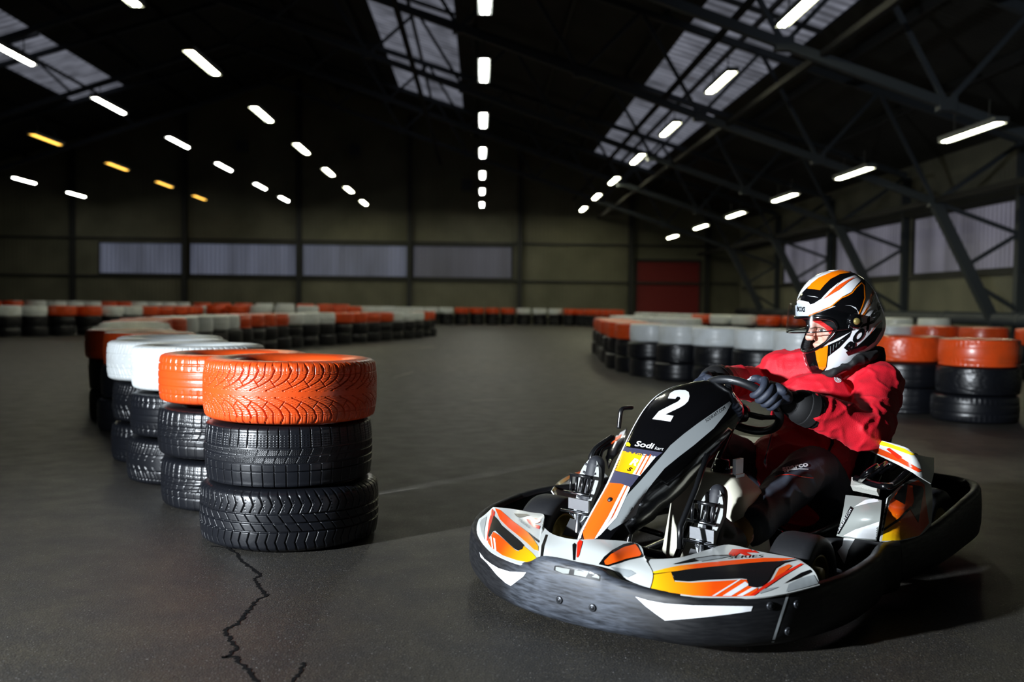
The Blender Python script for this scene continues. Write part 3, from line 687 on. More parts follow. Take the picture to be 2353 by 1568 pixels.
mat('bolt_grey', (60, 62, 66), .35, metal=.7); mat('seat_black', (10, 10, 12), .3, coat=.3); mat('grip_leather', (22, 24, 28), .42, coat=.15)
kart = empty('go_kart', KM); tag(kart, 'black, white and orange racing go-kart numbered 2 with the helmeted driver in its seat', 'go-kart')
# --- perimeter bumper shell: path (x, y, rim z)
near_side = [(.116, .06, .210), (.109, .12, .210), (.100, .165, .204), (.090, .20, .186), (.062, .293, .172), (.022, .407, .168), (-.055, .49, .168), (-.11, .532, .170), (-.19, .575, .173), (-.30, .605, .178), (-.41, .62, .182), (-.54, .618, .186), (-.68, .60, .19), (-.76, .578, .194), (-.81, .572, .197), (-.87, .585, .2), (-.99, .598, .203), (-1.15, .598, .212), (-1.3, .587, .225), (-1.5, .565, .24), (-1.68, .54, .25), (-1.80, .505, .256), (-1.865, .44, .26), (-1.885, .33, .262)]
far_side = [(.120, -.01, .210), (.121, -.05, .202), (.119, -.09, .180), (.112, -.14, .169), (.088, -.24, .168), (.045, -.34, .168), (-.068, -.515, .170), (-.18, -.62, .185), (-.32, -.685, .20), (-.48, -.71, .215), (-.62, -.70, .225), (-.78, -.66, .225), (-1.0, -.66, .23), (-1.3, -.65, .24), (-1.6, -.60, .25), (-1.80, -.52, .256), (-1.87, -.42, .26), (-1.885, -.3, .262)]
def shell(path, name, zb=.032, n_sub=3, sidez=None):
    P_ = smooth_path(path, None, n_sub); rows_ = []
    for i, p in enumerate(P_):
        t = (P_[min(i+1, len(P_)-1)]-P_[max(i-1, 0)]); t.z = 0; t.normalize(); n = Vector((t.y, -t.x, 0))
        c = Vector((-.8, 0, 0)); 
        if n.dot(p-c) < 0: n = -n
        zt = p.z; h = zt-zb; q = Vector((p.x, p.y, 0))
        prof = [(-.030, zt-.012), (-.022, zt+.001), (-.010, zt+.004), (0, zt), (.006, zt-.012), (.010, zt-.35*h), (.010, zt-.7*h), (.004, zb+.02), (-.012, zb+.004), (-.035, zb), (-.04, zb+.006), (-.022, zb+.03), (-.016, zt-.6*h), (-.020, zt-.025)]
        rows_.append([q+n*a+Vector((0, 0, z)) for a, z in prof])
    mb = MB().grid(rows_, closed=True); o = mb.build(name, 'bumper_black', kart, smooth=True); return shade_auto(o, 50)
i_n = 9
front_path = far_side[:10][::-1]+near_side[:i_n+1]
bum = shell(front_path, 'front_bumper'); bum['label'] = 'scuffed black front bumper'
sideL = shell(near_side[i_n:16], 'side_bumper'); sideL['label'] = 'black side bumper on the near side'
rearp = near_side[15:]+[(-1.89, .1, .262), (-1.89, -.1, .262)]+far_side[::-1][:-9]
rear = shell(rearp, 'rear_bumper', zb=.06); rear['label'] = 'black rear bumper wrapping round the side'
sideR = shell(far_side[8:], 'side_bumper')
# recessed lens in rear bumper corner, bolts and joint
bv_b = bvh_of(bum, sideL, rear)
def bolt(u, v, par, r=.011, mt='bolt_grey'):
    d = kray(u, v).normalized(); h = bv_b.ray_cast(CK, d)
    if h[0] is None: return
    n = h[1] if h[1].dot(d) < 0 else -h[1]
    MB().lathe([(.0001, .005), (r*.45, .0052), (r*.5, .003), (r*.8, .005), (r, .003), (r, -.004)], h[0], n, 14).build('bolt', mt, par, smooth=True)
for u, v in ((1286, 1379), (1362, 1397), (1770, 1393)): bolt(u, v, bum)
for u, v in ((1831, 1389), (1811, 1451)): bolt(u, v, sideL)
bolt(2222, 1113, rear, .02)
decal('seam', [(1808, 1364), (1814, 1364), (1776, 1484), (1770, 1484)], bv_b, 'sticker_grey', bum, .001, 12, label='pale joint line')
decal('sticker', c1((165, 845), (200, 893), (250, 930), (300, 960), (380, 985), (500, 990), (480, 1020), (390, 1088), (350, 1065), (290, 1010), (215, 920), (172, 880)), bv_b, 'sticker_white', bum, .0012, 8, label='white pointed sticker on the kart right front')
decal('sticker', c1((1285, 1165), (1390, 1195), (1500, 1215), (1700, 1228), (1900, 1231), (2130, 1235), (2118, 1270), (1960, 1293), (1800, 1312), (1650, 1326), (1500, 1337), (1440, 1295), (1360, 1235)), bv_b, 'sticker_white', bum, .0012, 8, label='white pointed sticker on the kart left front')
decal('slot', c1((705, 942), (740, 940), (1020, 1003), (1036, 1015), (1030, 1055), (960, 1040), (860, 1018), (760, 1000), (698, 975)), bv_b, 'sticker_black', bum, .0008, 8, label='dark slot in the raised nose of the bumper')
for p in (((715, 950), (815, 968), (806, 1000), (765, 998), (712, 975)), ((850, 972), (950, 992), (930, 1025), (845, 1008)), ((1002, 1003), (1028, 1022), (1026, 1036), (972, 1022))):
    decal('slot_opening', c1(*p), bv_b, 'panel_grey', bum, .0014, 8, label='pale opening in the slot')
# --- front fairing body panels
def patch(name, rows, material, par, sub=5, label=None, thick=.004, bulge=0):
    R_ = []
    for r_ in rows:
        pts = [ku(u, v, z=z) for u, v, z in r_]; R_.append(smooth_path(pts, None, sub))
    cols_ = [smooth_path([R_[i][k] for i in range(len(R_))], None, sub) for k in range(len(R_[0]))]
    nu, nv = len(cols_), len(cols_[0])
    if bulge:
        for a in range(nu):
            for b in range(nv): cols_[a][b].z += bulge*math.sin(math.pi*b/(nv-1))
    mb = MB().grid(cols_); o = mb.build(name, material, par, smooth=True)
    bm = bmesh.new(); bm.from_mesh(o.data); bmesh.ops.recalc_face_normals(bm, faces=bm.faces)
    if sum(f_.normal.z for f_ in bm.faces) < 0: bmesh.ops.reverse_faces(bm, faces=bm.faces)
    bm.to_mesh(o.data); bm.free(); bake(o, [('SOLIDIFY', dict(thickness=thick, offset=-1))]); 
    if label: o['label'] = label
    return shade_auto(o, 50)
# lower row lies on the rim, upper row is the inner edge
pnR = patch('front_panel', [
    [(1436, 1334, .172), (1496, 1357, .170), (1592, 1372, .170), (1688, 1374, .170), (1746, 1373, .172), (1809, 1364, .176), (1884, 1345, .182)],
    [(1460, 1315, .195), (1530, 1318, .20), (1610, 1318, .203), (1690, 1318, .204), (1755, 1317, .205), (1815, 1315, .205), (1872, 1318, .205)],
    [(1480, 1286, .215), (1560, 1282, .225), (1625, 1264, .228), (1675, 1252, .23), (1746, 1268, .23), (1825, 1283, .226), (1851, 1296, .22)]], 'panel_white', kart, label='white, orange and yellow panel at the kart left front', bulge=.004)
pnL = patch('front_panel', [
    [(1240, 1300, .172), (1195, 1297, .172), (1147, 1279, .172), (1118, 1260, .172), (1098, 1232, .172), (1092, 1200, .176)],
    [(1246, 1262, .2), (1215, 1245, .205), (1180, 1225, .205), (1150, 1210, .205), (1128, 1198, .20), (1115, 1185, .195)],
    [(1243, 1215, .228), (1250, 1184, .232), (1220, 1178, .23), (1190, 1172, .23), (1160, 1168, .228), (1133, 1166, .222)]], 'panel_white', kart, label='white, orange and yellow panel at the kart right front', bulge=.004)
pnC = patch('nose_panel', [
    [(1240, 1300, .176), (1258, 1286, .2), (1330, 1296, .203), (1402, 1308, .2), (1434, 1334, .176), (1492, 1358, .17)],
    [(1238, 1262, .21), (1262, 1255, .222), (1325, 1262, .23), (1400, 1270, .232), (1440, 1295, .21), (1500, 1318, .2)],
    [(1246, 1208, .225), (1270, 1228, .235), (1318, 1240, .245), (1378, 1240, .25), (1465, 1250, .24), (1480, 1284, .22)]], 'panel_white', kart, label='pale grey nose panel between the two side panels')
bvR, bvL, bvC = bvh_of(pnR), bvh_of(pnL), bvh_of(pnC)
# near (left) panel graphics
G = 'print_gradient'; og, yl = (252, 84, 14), (252, 214, 20)
def st(poly, bv, mt, par, off=.001, grad=None, nm='sticker', step=7): return decal(nm, poly, bv, mt, par, off, step, grad)
st([(1493, 1317), (1530, 1307), (1560, 1301), (1625, 1294), (1690, 1288), (1755, 1283), (1828, 1284), (1795, 1290), (1735, 1295), (1690, 1299), (1620, 1306), (1560, 1313), (1505, 1319)], bvR, G, pnR, .001, ((1495, 1315), yl, (1600, 1300), og))
st([(1436, 1331), (1480, 1325), (1542, 1316), (1550, 1338), (1590, 1340), (1715, 1333), (1722, 1349), (1742, 1352), (1733, 1370), (1688, 1372), (1640, 1372), (1590, 1370), (1540, 1363), (1496, 1353)], bvR, G, pnR, .001, ((1440, 1330), yl, (1640, 1345), og))
for a in ([(1636, 1371), (1698, 1333), (1703, 1333), (1643, 1371)], [(1660, 1371), (1712, 1338), (1722, 1345), (1680, 1371)], [(1693, 1371), (1728, 1351), (1740, 1352), (1706, 1371)]): st(a, bvR, 'sticker_white', pnR, .0016)
st([(1722, 1370), (1795, 1320), (1840, 1296), (1846, 1298), (1800, 1325), (1733, 1370)], bvR, 'sticker_red', pnR, .0016)
st([(1775, 1335), (1790, 1308), (1812, 1298), (1820, 1302), (1795, 1322)], bvR, 'sticker_orange', pnR, .0014)
st([(1806, 1362), (1812, 1344), (1840, 1330), (1870, 1322), (1880, 1342), (1846, 1352)], bvR, 'sticker_grey', pnR, .0014)
st([(1745, 1356), (1790, 1350), (1770, 1358), (1745, 1366)], bvR, 'sticker_grey', pnR, .0014)
st([(1800, 1343), (1840, 1318), (1862, 1310), (1866, 1316), (1835, 1330)], bvR, 'sticker_black', pnR, .0014)
rec = st([(1543, 1317), (1575, 1311), (1620, 1306), (1690, 1299), (1755, 1293), (1790, 1292), (1836, 1287), (1800, 1296), (1780, 1308), (1765, 1335), (1752, 1348), (1735, 1352), (1720, 1349), (1716, 1333), (1700, 1331), (1630, 1334), (1580, 1338), (1550, 1336), (1548, 1328)], bvR, 'plastic_black', pnR, .0022, nm='air_recess')
st([(1594, 1284), (1640, 1277), (1690, 1276), (1688, 1280), (1640, 1282), (1600, 1291), (1560, 1297), (1545, 1298)], bvR, 'sticker_black', pnR, .0014)
st([(1596, 1286), (1635, 1280), (1680, 1279), (1660, 1284), (1610, 1292)], bvR, 'sticker_grey', pnR, .0018)
st([(1674, 1274), (1683, 1263), (1730, 1264), (1744, 1272), (1728, 1271), (1714, 1271), (1728, 1278), (1712, 1278), (1700, 1273), (1690, 1279), (1676, 1279)], bvR, 'sticker_red', pnR, .0014, nm='lettering')
text_decal('lettering', 'SERIES', (1672, 1285), (80, -3), (3, -6), bvR, 'sticker_black', pnR)
st([(1436, 1332), (1492, 1319), (1540, 1313), (1620, 1304), (1700, 1296), (1700, 1300), (1620, 1308), (1545, 1318), (1495, 1324), (1440, 1334)], bvR, 'sticker_black', pnR, .0007)
# far (right) panel graphics
st(c1((275, 530), (312, 542), (400, 620), (460, 665), (508, 702), (545, 745), (585, 805), (586, 837), (556, 828), (505, 780), (440, 725), (370, 670), (310, 610)), bvL, G, pnL, .001, (c1((430, 680))[0], og, c1((580, 830))[0], (250, 170, 20)))
st(c1((262, 700), (300, 722), (360, 775), (420, 832), (445, 840), (480, 800), (540, 850), (592, 912), (575, 926), (500, 918), (430, 905), (330, 870), (245, 810), (222, 772)), bvL, G, pnL, .001, (c1((330, 800))[0], og, c1((570, 915))[0], yl))
for a in (((252, 535), (262, 540), (245, 620), (226, 765), (215, 765), (228, 640)), ((266, 545), (274, 560), (262, 640), (240, 700), (234, 690))): st(c1(*a), bvL, 'sticker_red', pnL, .0014)
for a in (((240, 730), (250, 735), (262, 820), (252, 815)), ((262, 742), (275, 750), (285, 838), (272, 832))): st(c1(*a), bvL, 'sticker_white', pnL, .0016)
st(c1((265, 585), (290, 610), (320, 655), (390, 715), (445, 762), (482, 798), (470, 826), (440, 838), (410, 820), (330, 745), (275, 692), (255, 700), (232, 742), (224, 728), (240, 670)), bvL, 'plastic_black', pnL, .002, nm='air_recess')
st(c1((500, 610), (545, 600), (602, 610), (600, 630), (560, 645), (600, 660), (592, 682), (545, 662), (520, 640)), bvL, 'sticker_red', pnL, .0014, nm='lettering')
st(c1((410, 568), (500, 572), (525, 580), (450, 598), (430, 590)), bvL, 'sticker_black', pnL, .0014, nm='lettering')
text_decal('lettering', 'SERIES', c1((440, 618))[0], (26, 19), (3, -5), bvL, 'sticker_grey', pnL)
st(c1((508, 700), (600, 770), (590, 780), (545, 745)), bvL, 'sticker_black', pnL, .0012)
st(c1((165, 640), (180, 610), (215, 590), (205, 650), (195, 700), (200, 760), (178, 700)), bvL, 'sticker_grey', pnL, .0012)
# nose graphics
st(c1((1020, 935), (1060, 880), (1120, 830), (1200, 788), (1290, 768), (1330, 850), (1345, 880), (1230, 905), (1090, 950)), bvC, 'sticker_black', pnC, .001)
st(c1((1062, 912), (1110, 862), (1200, 812), (1285, 790), (1305, 815), (1330, 862), (1318, 876), (1220, 896), (1085, 940), (1068, 934)), bvC, 'sticker_orange', pnC, .0018)
st(c1((862, 880), (868, 780), (898, 738), (906, 770), (880, 872), (868, 888)), bvC, 'sticker_red', pnC, .0016)
st(c1((832, 792), (848, 780), (860, 792), (852, 905), (836, 905)), bvC, 'sticker_black', pnC, .0012)
st(c1((640, 720), (655, 722), (630, 800), (618, 890), (600, 900), (610, 800)), bvC, 'sticker_black', pnC, .0012)
st(c1((1100, 950), (1250, 975), (1290, 1000), (1230, 1030), (1180, 1010)), bvC, 'sticker_grey', pnC, .0012)
# --- front number fairing
cen = [(-.030, .222, .012, .03), (-.052, .252, .028, .06), (-.12, .316, .036, .11), (-.193, .382, .043, .155), (-.25, .434, .056, .165), (-.315, .484, .077, .165), (-.388, .538, .097, .155), (-.47, .588, .116, .14), (-.55, .626, .124, .12), (-.625, .652, .112, .09), (-.675, .664, .080, .065), (-.70, .664, .035, .04)]
rows_ = []
CS = smooth_path([(a, b, c) for a, b, c, d in cen], [d for *_, d in cen], 6)
for i, (p, dp) in enumerate(zip(*CS)):
    q0 = CS[0][max(i-1, 0)]; q1 = CS[0][min(i+1, len(CS[0])-1)]; t = Vector((q1.x-q0.x, 0, q1.y-q0.y)).normalized(); n = Vector((t.z, 0, -t.x))
    c = Vector((p.x, 0, p.y)); w = max(p.z, .006); k = min(1, w/.09)
    gx = .022+.02*k
    prof = [(-w*1.0-gx*.35, -dp), (-w-gx*1.05, -.04-dp*.35), (-w-gx*.95, -.035*k-.012), (-w, 0), (-w*.75, .006*k+.001), (-w*.4, .014*k+.001), (0, .018*k+.001), (w*.4, .014*k+.001), (w*.75, .006*k+.001), (w, 0), (w+gx*.95, -.035*k-.012), (w+gx*1.05, -.04-dp*.35), (w*1.0+gx*.35, -dp)]
    prof += [(w*.6, -dp*.8), (0, -dp*.7), (-w*.6, -dp*.8)]
    rows_.append([c+Vector((0, y, 0))+n*z for y, z in prof])
mb = MB().grid(rows_, closed=True); nn = len(rows_[0]); L0 = len(mb.v)
mb.f += [tuple(range(nn))[::-1], tuple(range(L0-nn, L0))]
nas = mb.build('number_fairing', 'gloss_black', kart, smooth=True, label='black front fairing carrying the number 2')
shade_auto(nas, 40); bvN = bvh_of(nas)
ed = MB().grid([[r_[2]+Vector((0, -.0012, 0)), r_[3]+Vector((0, -.0008, .0008)), r_[3]*.82+r_[4]*.18+Vector((.0008, 0, .0008))] for r_ in rows_[4:-6]]).build('side_trim', 'sticker_white', nas, smooth=True, label='white edge trim on the far side of the fairing')
st(c1((1098, 340), (1175, 350), (1250, 378), (1150, 590), (985, 752), (942, 782), (918, 752), (905, 690)), bvN, 'sticker_orange', nas, nm='sticker')
st(c1((1206, 362), (1222, 368), (1105, 610), (1012, 740), (990, 752), (1010, 720), (1090, 590)), bvN, 'sticker_white', nas, .0016)
st(c1((1232, 370), (1248, 380), (1150, 596), (1035, 720), (1022, 732), (1045, 690), (1125, 590)), bvN, 'sticker_white', nas, .0016)
st(c1((1128, 258), (1180, 268), (1312, 298), (1252, 376), (1180, 352), (1086, 345)), bvN, 'sticker_plum', nas)
st(c1((1192, 85), (1300, 100), (1480, 128), (1438, 160), (1320, 148), (1188, 118)), bvN, 'sticker_plum', nas)
st(c1((1192, 115), (1345, 138), (1270, 285), (1130, 256)), bvN, G, nas, .001, (c1((1160, 200))[0], (250, 150, 10), c1((1300, 200))[0], (250, 185, 20)))
st(c1((1345, 138), (1436, 156), (1318, 296), (1264, 283)), bvN, 'sticker_white', nas)
for k in (1362, 1392): st(c1((k, 142), (k+9, 144), (k-70, 288), (k-78, 286)), bvN, 'sticker_orange', nas, .0016)
text_decal('lettering', 'S', c1((1225, 255))[0], (9, 4), (5, -8), bvN, 'sticker_black', nas, shear=.2, bold=.04)
text_decal('lettering', 'R', c1((1243, 212))[0], (16, 4), (8, -14), bvN, 'sticker_white', nas, shear=.2, bold=.04)
st(c3((828, 612), (850, 560), (895, 532), (950, 524), (1010, 528), (1042, 548), (1051, 590), (1038, 640), (1000, 678), (955, 705), (802, 778), (888, 792), (855, 852), (760, 838), (668, 825), (735, 745), (850, 685), (930, 645), (958, 618), (950, 596), (925, 594), (905, 617)), bvN, 'sticker_white', nas, .0014, nm='number', step=6)
st(c3((1085, 400), (1120, 388), (1200, 402), (1205, 412), (1165, 428), (1130, 425), (1100, 432), (1075, 425)), bvN, 'sticker_orange', nas, .0014, nm='lettering')
st(c3((1040, 385), (1070, 382), (1060, 398), (1085, 402), (1060, 420), (1020, 412)), bvN, 'sticker_white', nas, .0014, nm='lettering')
text_decal('lettering', 'Sodi', c3((485, 1100))[0], (44, 7), (3, -12), bvN, 'sticker_white', nas, shear=.25, bold=.02)
text_decal('lettering', 'kart', c3((690, 1135))[0], (20, 3), (2, -7), bvN, 'sticker_white', nas, shear=.25)
st(c3((398, 1068), (425, 1062), (445, 1085), (440, 1108), (400, 1100)), bvN, 'sticker_yellow', nas, .0014)
band = [(1676, 923), (1640, 948), (1604, 973), (1572, 997), (1540, 1024), (1524, 1044), (1500, 1072), (1470, 1107), (1445, 1134), (1420, 1172), (1396, 1216), (1403, 1220), (1461, 1184), (1470, 1156), (1490, 1122), (1527, 1077), (1560, 1050), (1594, 1024), (1640, 985), (1668, 950), (1680, 928)]
st(band, bvN, 'sticker_grey', nas, .001, nm='side_trim')
text_decal('lettering', 'SODIKART.COM', c3((1222, 858))[0], (44, -31), (-3, -7), bvN, 'sticker_black', nas)
d = kray(1402, 1149).normalized(); hN = bvN.ray_cast(CK, d); MB().lathe([(.0001, .006), (.006, .005), (.009, .001), (.009, -.003)], hN[0], hN[1] if hN[1].dot(d) < 0 else -hN[1], 14).build('bolt', 'bolt_grey', nas, smooth=True)
# fairing struts
MB().tube(smooth_path([(-.50, -.04, .54), (-.42, -.05, .40), (-.33, -.06, .2), (-.30, -.06, .06)]), .009, 10).build('fairing_bracket', 'tube_black', kart, smooth=True)
# --- floor tray and frame
o = MB().grid([[(x, y, .045) for x in (.03, -.3, -.6, -1.0, -1.5)] for y in (-.26, -.1, .1, .26)]).build('floor_tray', 'plastic_black', kart)
bake(o, [('SOLIDIFY', dict(thickness=.006))])
fr = [[(.02, .2, .07), (-.2, .24, .06), (-.55, .22, .06), (-1.0, .28, .06), (-1.75, .28, .07)], [(.02, -.2, .07), (-.2, -.24, .06), (-.55, -.22, .06), (-1.0, -.28, .06), (-1.75, -.28, .07)],
      [(.02, -.2, .07), (.05, 0, .07), (.02, .2, .07)], [(-.50, -.42, .1), (-.50, .42, .1)], [(-.9, -.3, .06), (-.9, .3, .06)], [(-1.75, -.28, .07), (-1.75, .28, .07)]]
for p in fr: MB().tube(smooth_path(p), .015, 10).build('frame_tube', 'tube_black', kart, smooth=True)
MB().tube([(-1.46, -.52, .14), (-1.46, .5, .14)], .02, 14).build('rear_axle', 'bolt_grey', kart, smooth=True)
for s_ in (-1, 1):
    MB().tube(smooth_path([(-.85, s_*.3, .07), (-.85, s_*.52, .1), (-1.2, s_*.52, .1), (-1.2, s_*.3, .07)]), .012, 8).build('side_bar', 'tube_black', kart, smooth=True)
# --- wheels
def wheel(x, y, R, W, s_, steer=0):
    a = Vector((math.sin(steer), math.cos(steer), 0))*s_; c = Vector((x, y, R)); h = W/2
    t = MB().lathe([(.068, -h*.8), (.09, -h*.98), (R*.86, -h), (R*.96, -h*.88), (R, -h*.6), (R+.001, 0), (R, h*.6), (R*.96, h*.88), (R*.86, h), (.09, h*.98), (.068, h*.8), (.066, h*.5), (.066, -h*.5)], c, a, 48, closed=True).build('wheel', 'kart_rubber', kart, smooth=True)
    t['label'] = 'slick black kart tyre and its rim'
    MB().lathe([(.066, h*.78), (.072, h*.86), (.064, h*.84), (.058, h*.55), (.05, h*.55), (.036, h*.62), (.034, h*.95), (.0001, h*.98)], c, a, 32).build('rim', 'rim_brass', t, smooth=True)
    MB().lathe([(.066, -h*.78), (.072, -h*.86), (.064, -h*.84), (.058, -h*.55), (.05, -h*.2), (.03, -h*.12), (.022, -h*.3), (.0001, -h*.3)], c, a, 32).build('rim', 'rim_brass', t, smooth=True)
    for k in range(3):
        an = 2*math.pi*k/3+.4; b = Vector((-a.y, a.x, 0)); p = c+a*h*.32+(b*math.cos(an)+Vector((0, 0, 1))*math.sin(an))*.033
        MB().lathe([(.0001, .008), (.006, .008), (.006, -.002)], p, a, 8).build('wheel_nut', 'bolt_grey', t)
wheel(-.52, .435, .128, .13, 1, -.06); wheel(-.40, -.46, .128, .13, -1, -.06); wheel(-1.46, .40, .138, .2, 1); wheel(-1.46, -.44, .138, .2, -1)
# --- steering
SC, SN, SR = Vector((-.765, .075, .594)), Vector((-.70, 0, .71)).normalized(), .134
bx = Vector((0, 1, 0)); by = SN.cross(bx).normalized()
def sw(a, r_=SR, lift=0): return SC+(bx*math.cos(a)+by*math.sin(a))*r_+SN*lift
stw = MB().tube([sw(2*math.pi*k/64) for k in range(65)], .0145, 12, False).build('steering_wheel', 'grip_leather', kart, smooth=True)
for a in (0.35, 2.79, 4.71):
    MB().tube(smooth_path([sw(a, .03, -.025), sw(a, .08, -.02), sw(a, SR-.004, 0)]), [.016]*7+[.012]*6, 10, flat=.35, ref=SN).build('spoke', 'tube_black', stw, smooth=True)
MB().lathe([(.0001, .0), (.035, 0), (.04, -.01), (.04, -.03), (.02, -.05), (.0001, -.05)], SC-SN*.01, SN, 24).build('hub', 'tube_black', stw, smooth=True)
MB().tube([SC-SN*.03, Vector((-.42, .07, .16)), Vector((-.36, .07, .08))], .011, 10).build('steering_column', 'tube_black', kart, smooth=True)
MB().tube([ku(1625, 1045, y=.16), ku(1600, 1120, y=.17), ku(1563, 1212, y=.19), ku(1562, 1262, y=.2)], .009, 10).build('column_stay', 'tube_black', kart, smooth=True)
# --- pedals: frame, plate and rods
def pedal(P0, s_, tl):
    r_ = MB()
    P0 = Vector(P0)
    pd = MB().box(P0+Vector((0, 0, -.02)), (.008, .085, .035)).build('pedal', 'alu', kart); pd['label'] = 'bare metal pedal under the driver shoe'
    for dz, w in ((.018, .11), (-.045, .13)): MB().tube([P0+Vector((.012, -w/2, dz)), P0+Vector((.012, w/2, dz))], .0055, 8).build('cross_rod', 'chrome', pd, smooth=True)
    f_ = MB()
    for y in (-.035, -.012, .012, .035): f_.tube([P0+Vector((.004, y, .015)), P0+Vector((-.004, y*1.1, .072))], .005, 6)
    f_.tube([P0+Vector((-.004, -.042, .073)), P0+Vector((-.004, .042, .073))], .006, 6); f_.build('foot_plate', 'tube_black', pd, smooth=True)
    MB().tube([P0+Vector((0, 0, -.04)), P0+Vector((.01, 0, -.13)), P0+Vector((.0, 0, -.2))], .009, 8).build('pedal_arm', 'alu', pd, smooth=True)
    MB().box(P0+Vector((.002, 0, -.10)), (.06, .1, .004), Matrix.Rotation(.9, 3, 'Y')).build('heel_plate', 'alu', pd)
    MB().tube([P0+Vector((.01, .03*s_, -.05)), P0+Vector((-.1, .05*s_, -.12)), P0+Vector((-.3, .12*s_, -.15))], .004, 6).build('pedal_rod', 'chrome', pd, smooth=True)
LF, RF = Vector((-.365, .21, .285)), Vector((-.275, -.20, .335))
pedal(LF+Vector((.035, 0, -.02)), 1, 0); pedal(RF+Vector((.035, 0, -.03)), -1, 0)
# --- fuel tank
tb = MB()
def rbox(mb, c, d, r=.03, n=5):
    bm = bmesh.new(); bmesh.ops.create_cube(bm, size=1); bmesh.ops.scale(bm, vec=d, verts=bm.verts); bmesh.ops.bevel(bm, geom=list(bm.edges), offset=r, segments=n, profile=.5, affect='EDGES'); bmesh.ops.translate(bm, vec=c, verts=bm.verts)
    bm.verts.index_update(); mb.add([v.co.copy() for v in bm.verts], [tuple(v.index for v in f_.verts) for f_ in bm.faces]); bm.free(); return mb
tk = rbox(MB(), (-.60, .09, .215), (.24, .32, .33), .06)
for v in tk.v:
    k = max(0, min(1, (v.z-.22)/.14)); v.x = -.60+(v.x+.60)*(1-.42*k*k); v.y = .09+(v.y-.09)*(1-.35*k*k); v.z += .01
tank = shade_auto(tk.build('fuel_tank', 'tank_white', kart, smooth=True, label='off-white plastic fuel tank between the driver knees'), 60)
MB().lathe([(.0001, .06), (.02, .06), (.026, .055), (.026, .03), (.034, .03), (.036, .0), (.034, -.02)], (-.61, .10, .37), (0, 0, 1), 20).build('filler_cap', 'gloss_black', tank, smooth=True)
MB().box((-.60, .13, .385), (.05, .09, .012)).box((-.60, .165, .41), (.045, .012, .06)).box((-.64, .10, .395), (.04, .05, .012)).build('tank_clamp', 'alu', kart)
MB().tube(smooth_path([(-.58, .03, .37), (-.60, 0, .44), (-.64, .01, .40), (-.66, .05, .25)]), .005, 6).build('fuel_hose', 'tube_black', kart, smooth=True)
# --- seat
sr = []
for i, (x, z, w, dd) in enumerate([(-.86, .10, .13, .05), (-.95, .075, .18, .09), (-1.1, .065, .20, .13), (-1.24, .10, .205, .17), (-1.36, .20, .205, .17), (-1.43, .34, .20, .14), (-1.49, .48, .185, .10), (-1.53, .56, .15, .05)]):
    back = min(1, max(0, (i-2)/3)); nrm = Vector((back, 0, 1-back*.8)).normalized(); row = []
    for k in range(17):
        a = math.pi*k/16; y = -math.cos(a)*w*1.03; lift = (1-math.sin(a))**1.6*dd*1.15; row.append(Vector((x, .10+y, z))+nrm*lift)
    sr.append(row)
sr = [smooth_path([sr[i][k] for i in range(len(sr))], None, 4) for k in range(17)]
seat = MB().grid(sr).build('seat', 'seat_black', kart, smooth=True, label='black shell seat'); bake(seat, [('SOLIDIFY', dict(thickness=.012, offset=0))])
MB().tube(smooth_path([(-1.0, .30, .1), (-1.2, .315, .22), (-1.38, .31, .36), (-1.5, .27, .52), (-1.54, .1, .585), (-1.5, -.07, .52)]), .009, 8).build('seat_edge', 'gloss_black', seat, smooth=True)
# --- left side pod and engine cover
pod = patch('side_pod', [
    [(1922, 1232, .20), (1965, 1240, .2), (2014, 1243, .2)],
    [(1935, 1185, .27), (1978, 1190, .28), (2022, 1196, .28)],
    [(1943, 1138, .315), (1982, 1142, .325), (2026, 1150, .325)]], 'panel_grey', kart, label='pale grey ribbed side pod panel behind the front wheel')
pod2 = patch('side_pod', [
    [(2022, 1245, .2), (2066, 1244, .2), (2112, 1232, .205), (2140, 1208, .215)],
    [(2030, 1190, .28), (2075, 1180, .29), (2115, 1165, .29), (2143, 1150, .285)],
    [(2040, 1145, .33), (2068, 1118, .345), (2105, 1098, .355), (2138, 1098, .35)]], 'panel_white', kart, label='orange, black and white side pod panel')
arch = patch('engine_cover', [
    [(1984, 1030, .44), (2025, 1050, .43), (2070, 1072, .42), (2108, 1093, .40), (2140, 1112, .37)],
    [(1984, 1016, .47), (2030, 1028, .47), (2075, 1045, .46), (2110, 1062, .44), (2146, 1085, .40)],
    [(1985, 1008, .48), (2030, 1014, .49), (2078, 1030, .485), (2110, 1046, .46), (2146, 1052, .43)]], 'panel_white', kart, label='curved orange and white engine cover behind the seat')
bp, bp2, ba = bvh_of(pod), bvh_of(pod2), bvh_of(arch)
st(c2((845, 705), (905, 610), (955, 515), (978, 530), (930, 620), (872, 715)), bp, 'sticker_black', pod)
text_decal('lettering', 'SODIKART.COM', c2((866, 706))[0], (32, -52), (-4, -2.4), bp, 'sticker_white', pod, .002)
for a in (((980, 520), (1060, 470), (1165, 455), (1165, 480), (1080, 495)), ((905, 725), (990, 680), (1160, 625), (1155, 752), (1000, 742))): st(c2(*a), bp, 'sticker_white', pod)  # white shapes are highlights painted onto the grey panel
st([(2026, 1243), (2036, 1190), (2045, 1152), (2070, 1120), (2110, 1104), (2124, 1115), (2127, 1150), (2134, 1203), (2112, 1231), (2066, 1242)], bp2, G, pod2, .001, ((2040, 1235), (250, 200, 20), (2075, 1190), (246, 86, 14)))
st(c2((1265, 460), (1300, 400), (1350, 350), (1470, 375), (1480, 400), (1440, 632), (1385, 540), (1410, 480), (1400, 370), (1365, 350), (1360, 400), (1345, 505)), bp2, 'sticker_black', pod2, .0018)
st(c2((1195, 690), (1190, 675), (1300, 600), (1385, 515), (1395, 525), (1300, 620)), bp2, 'sticker_black', pod2, .0016)
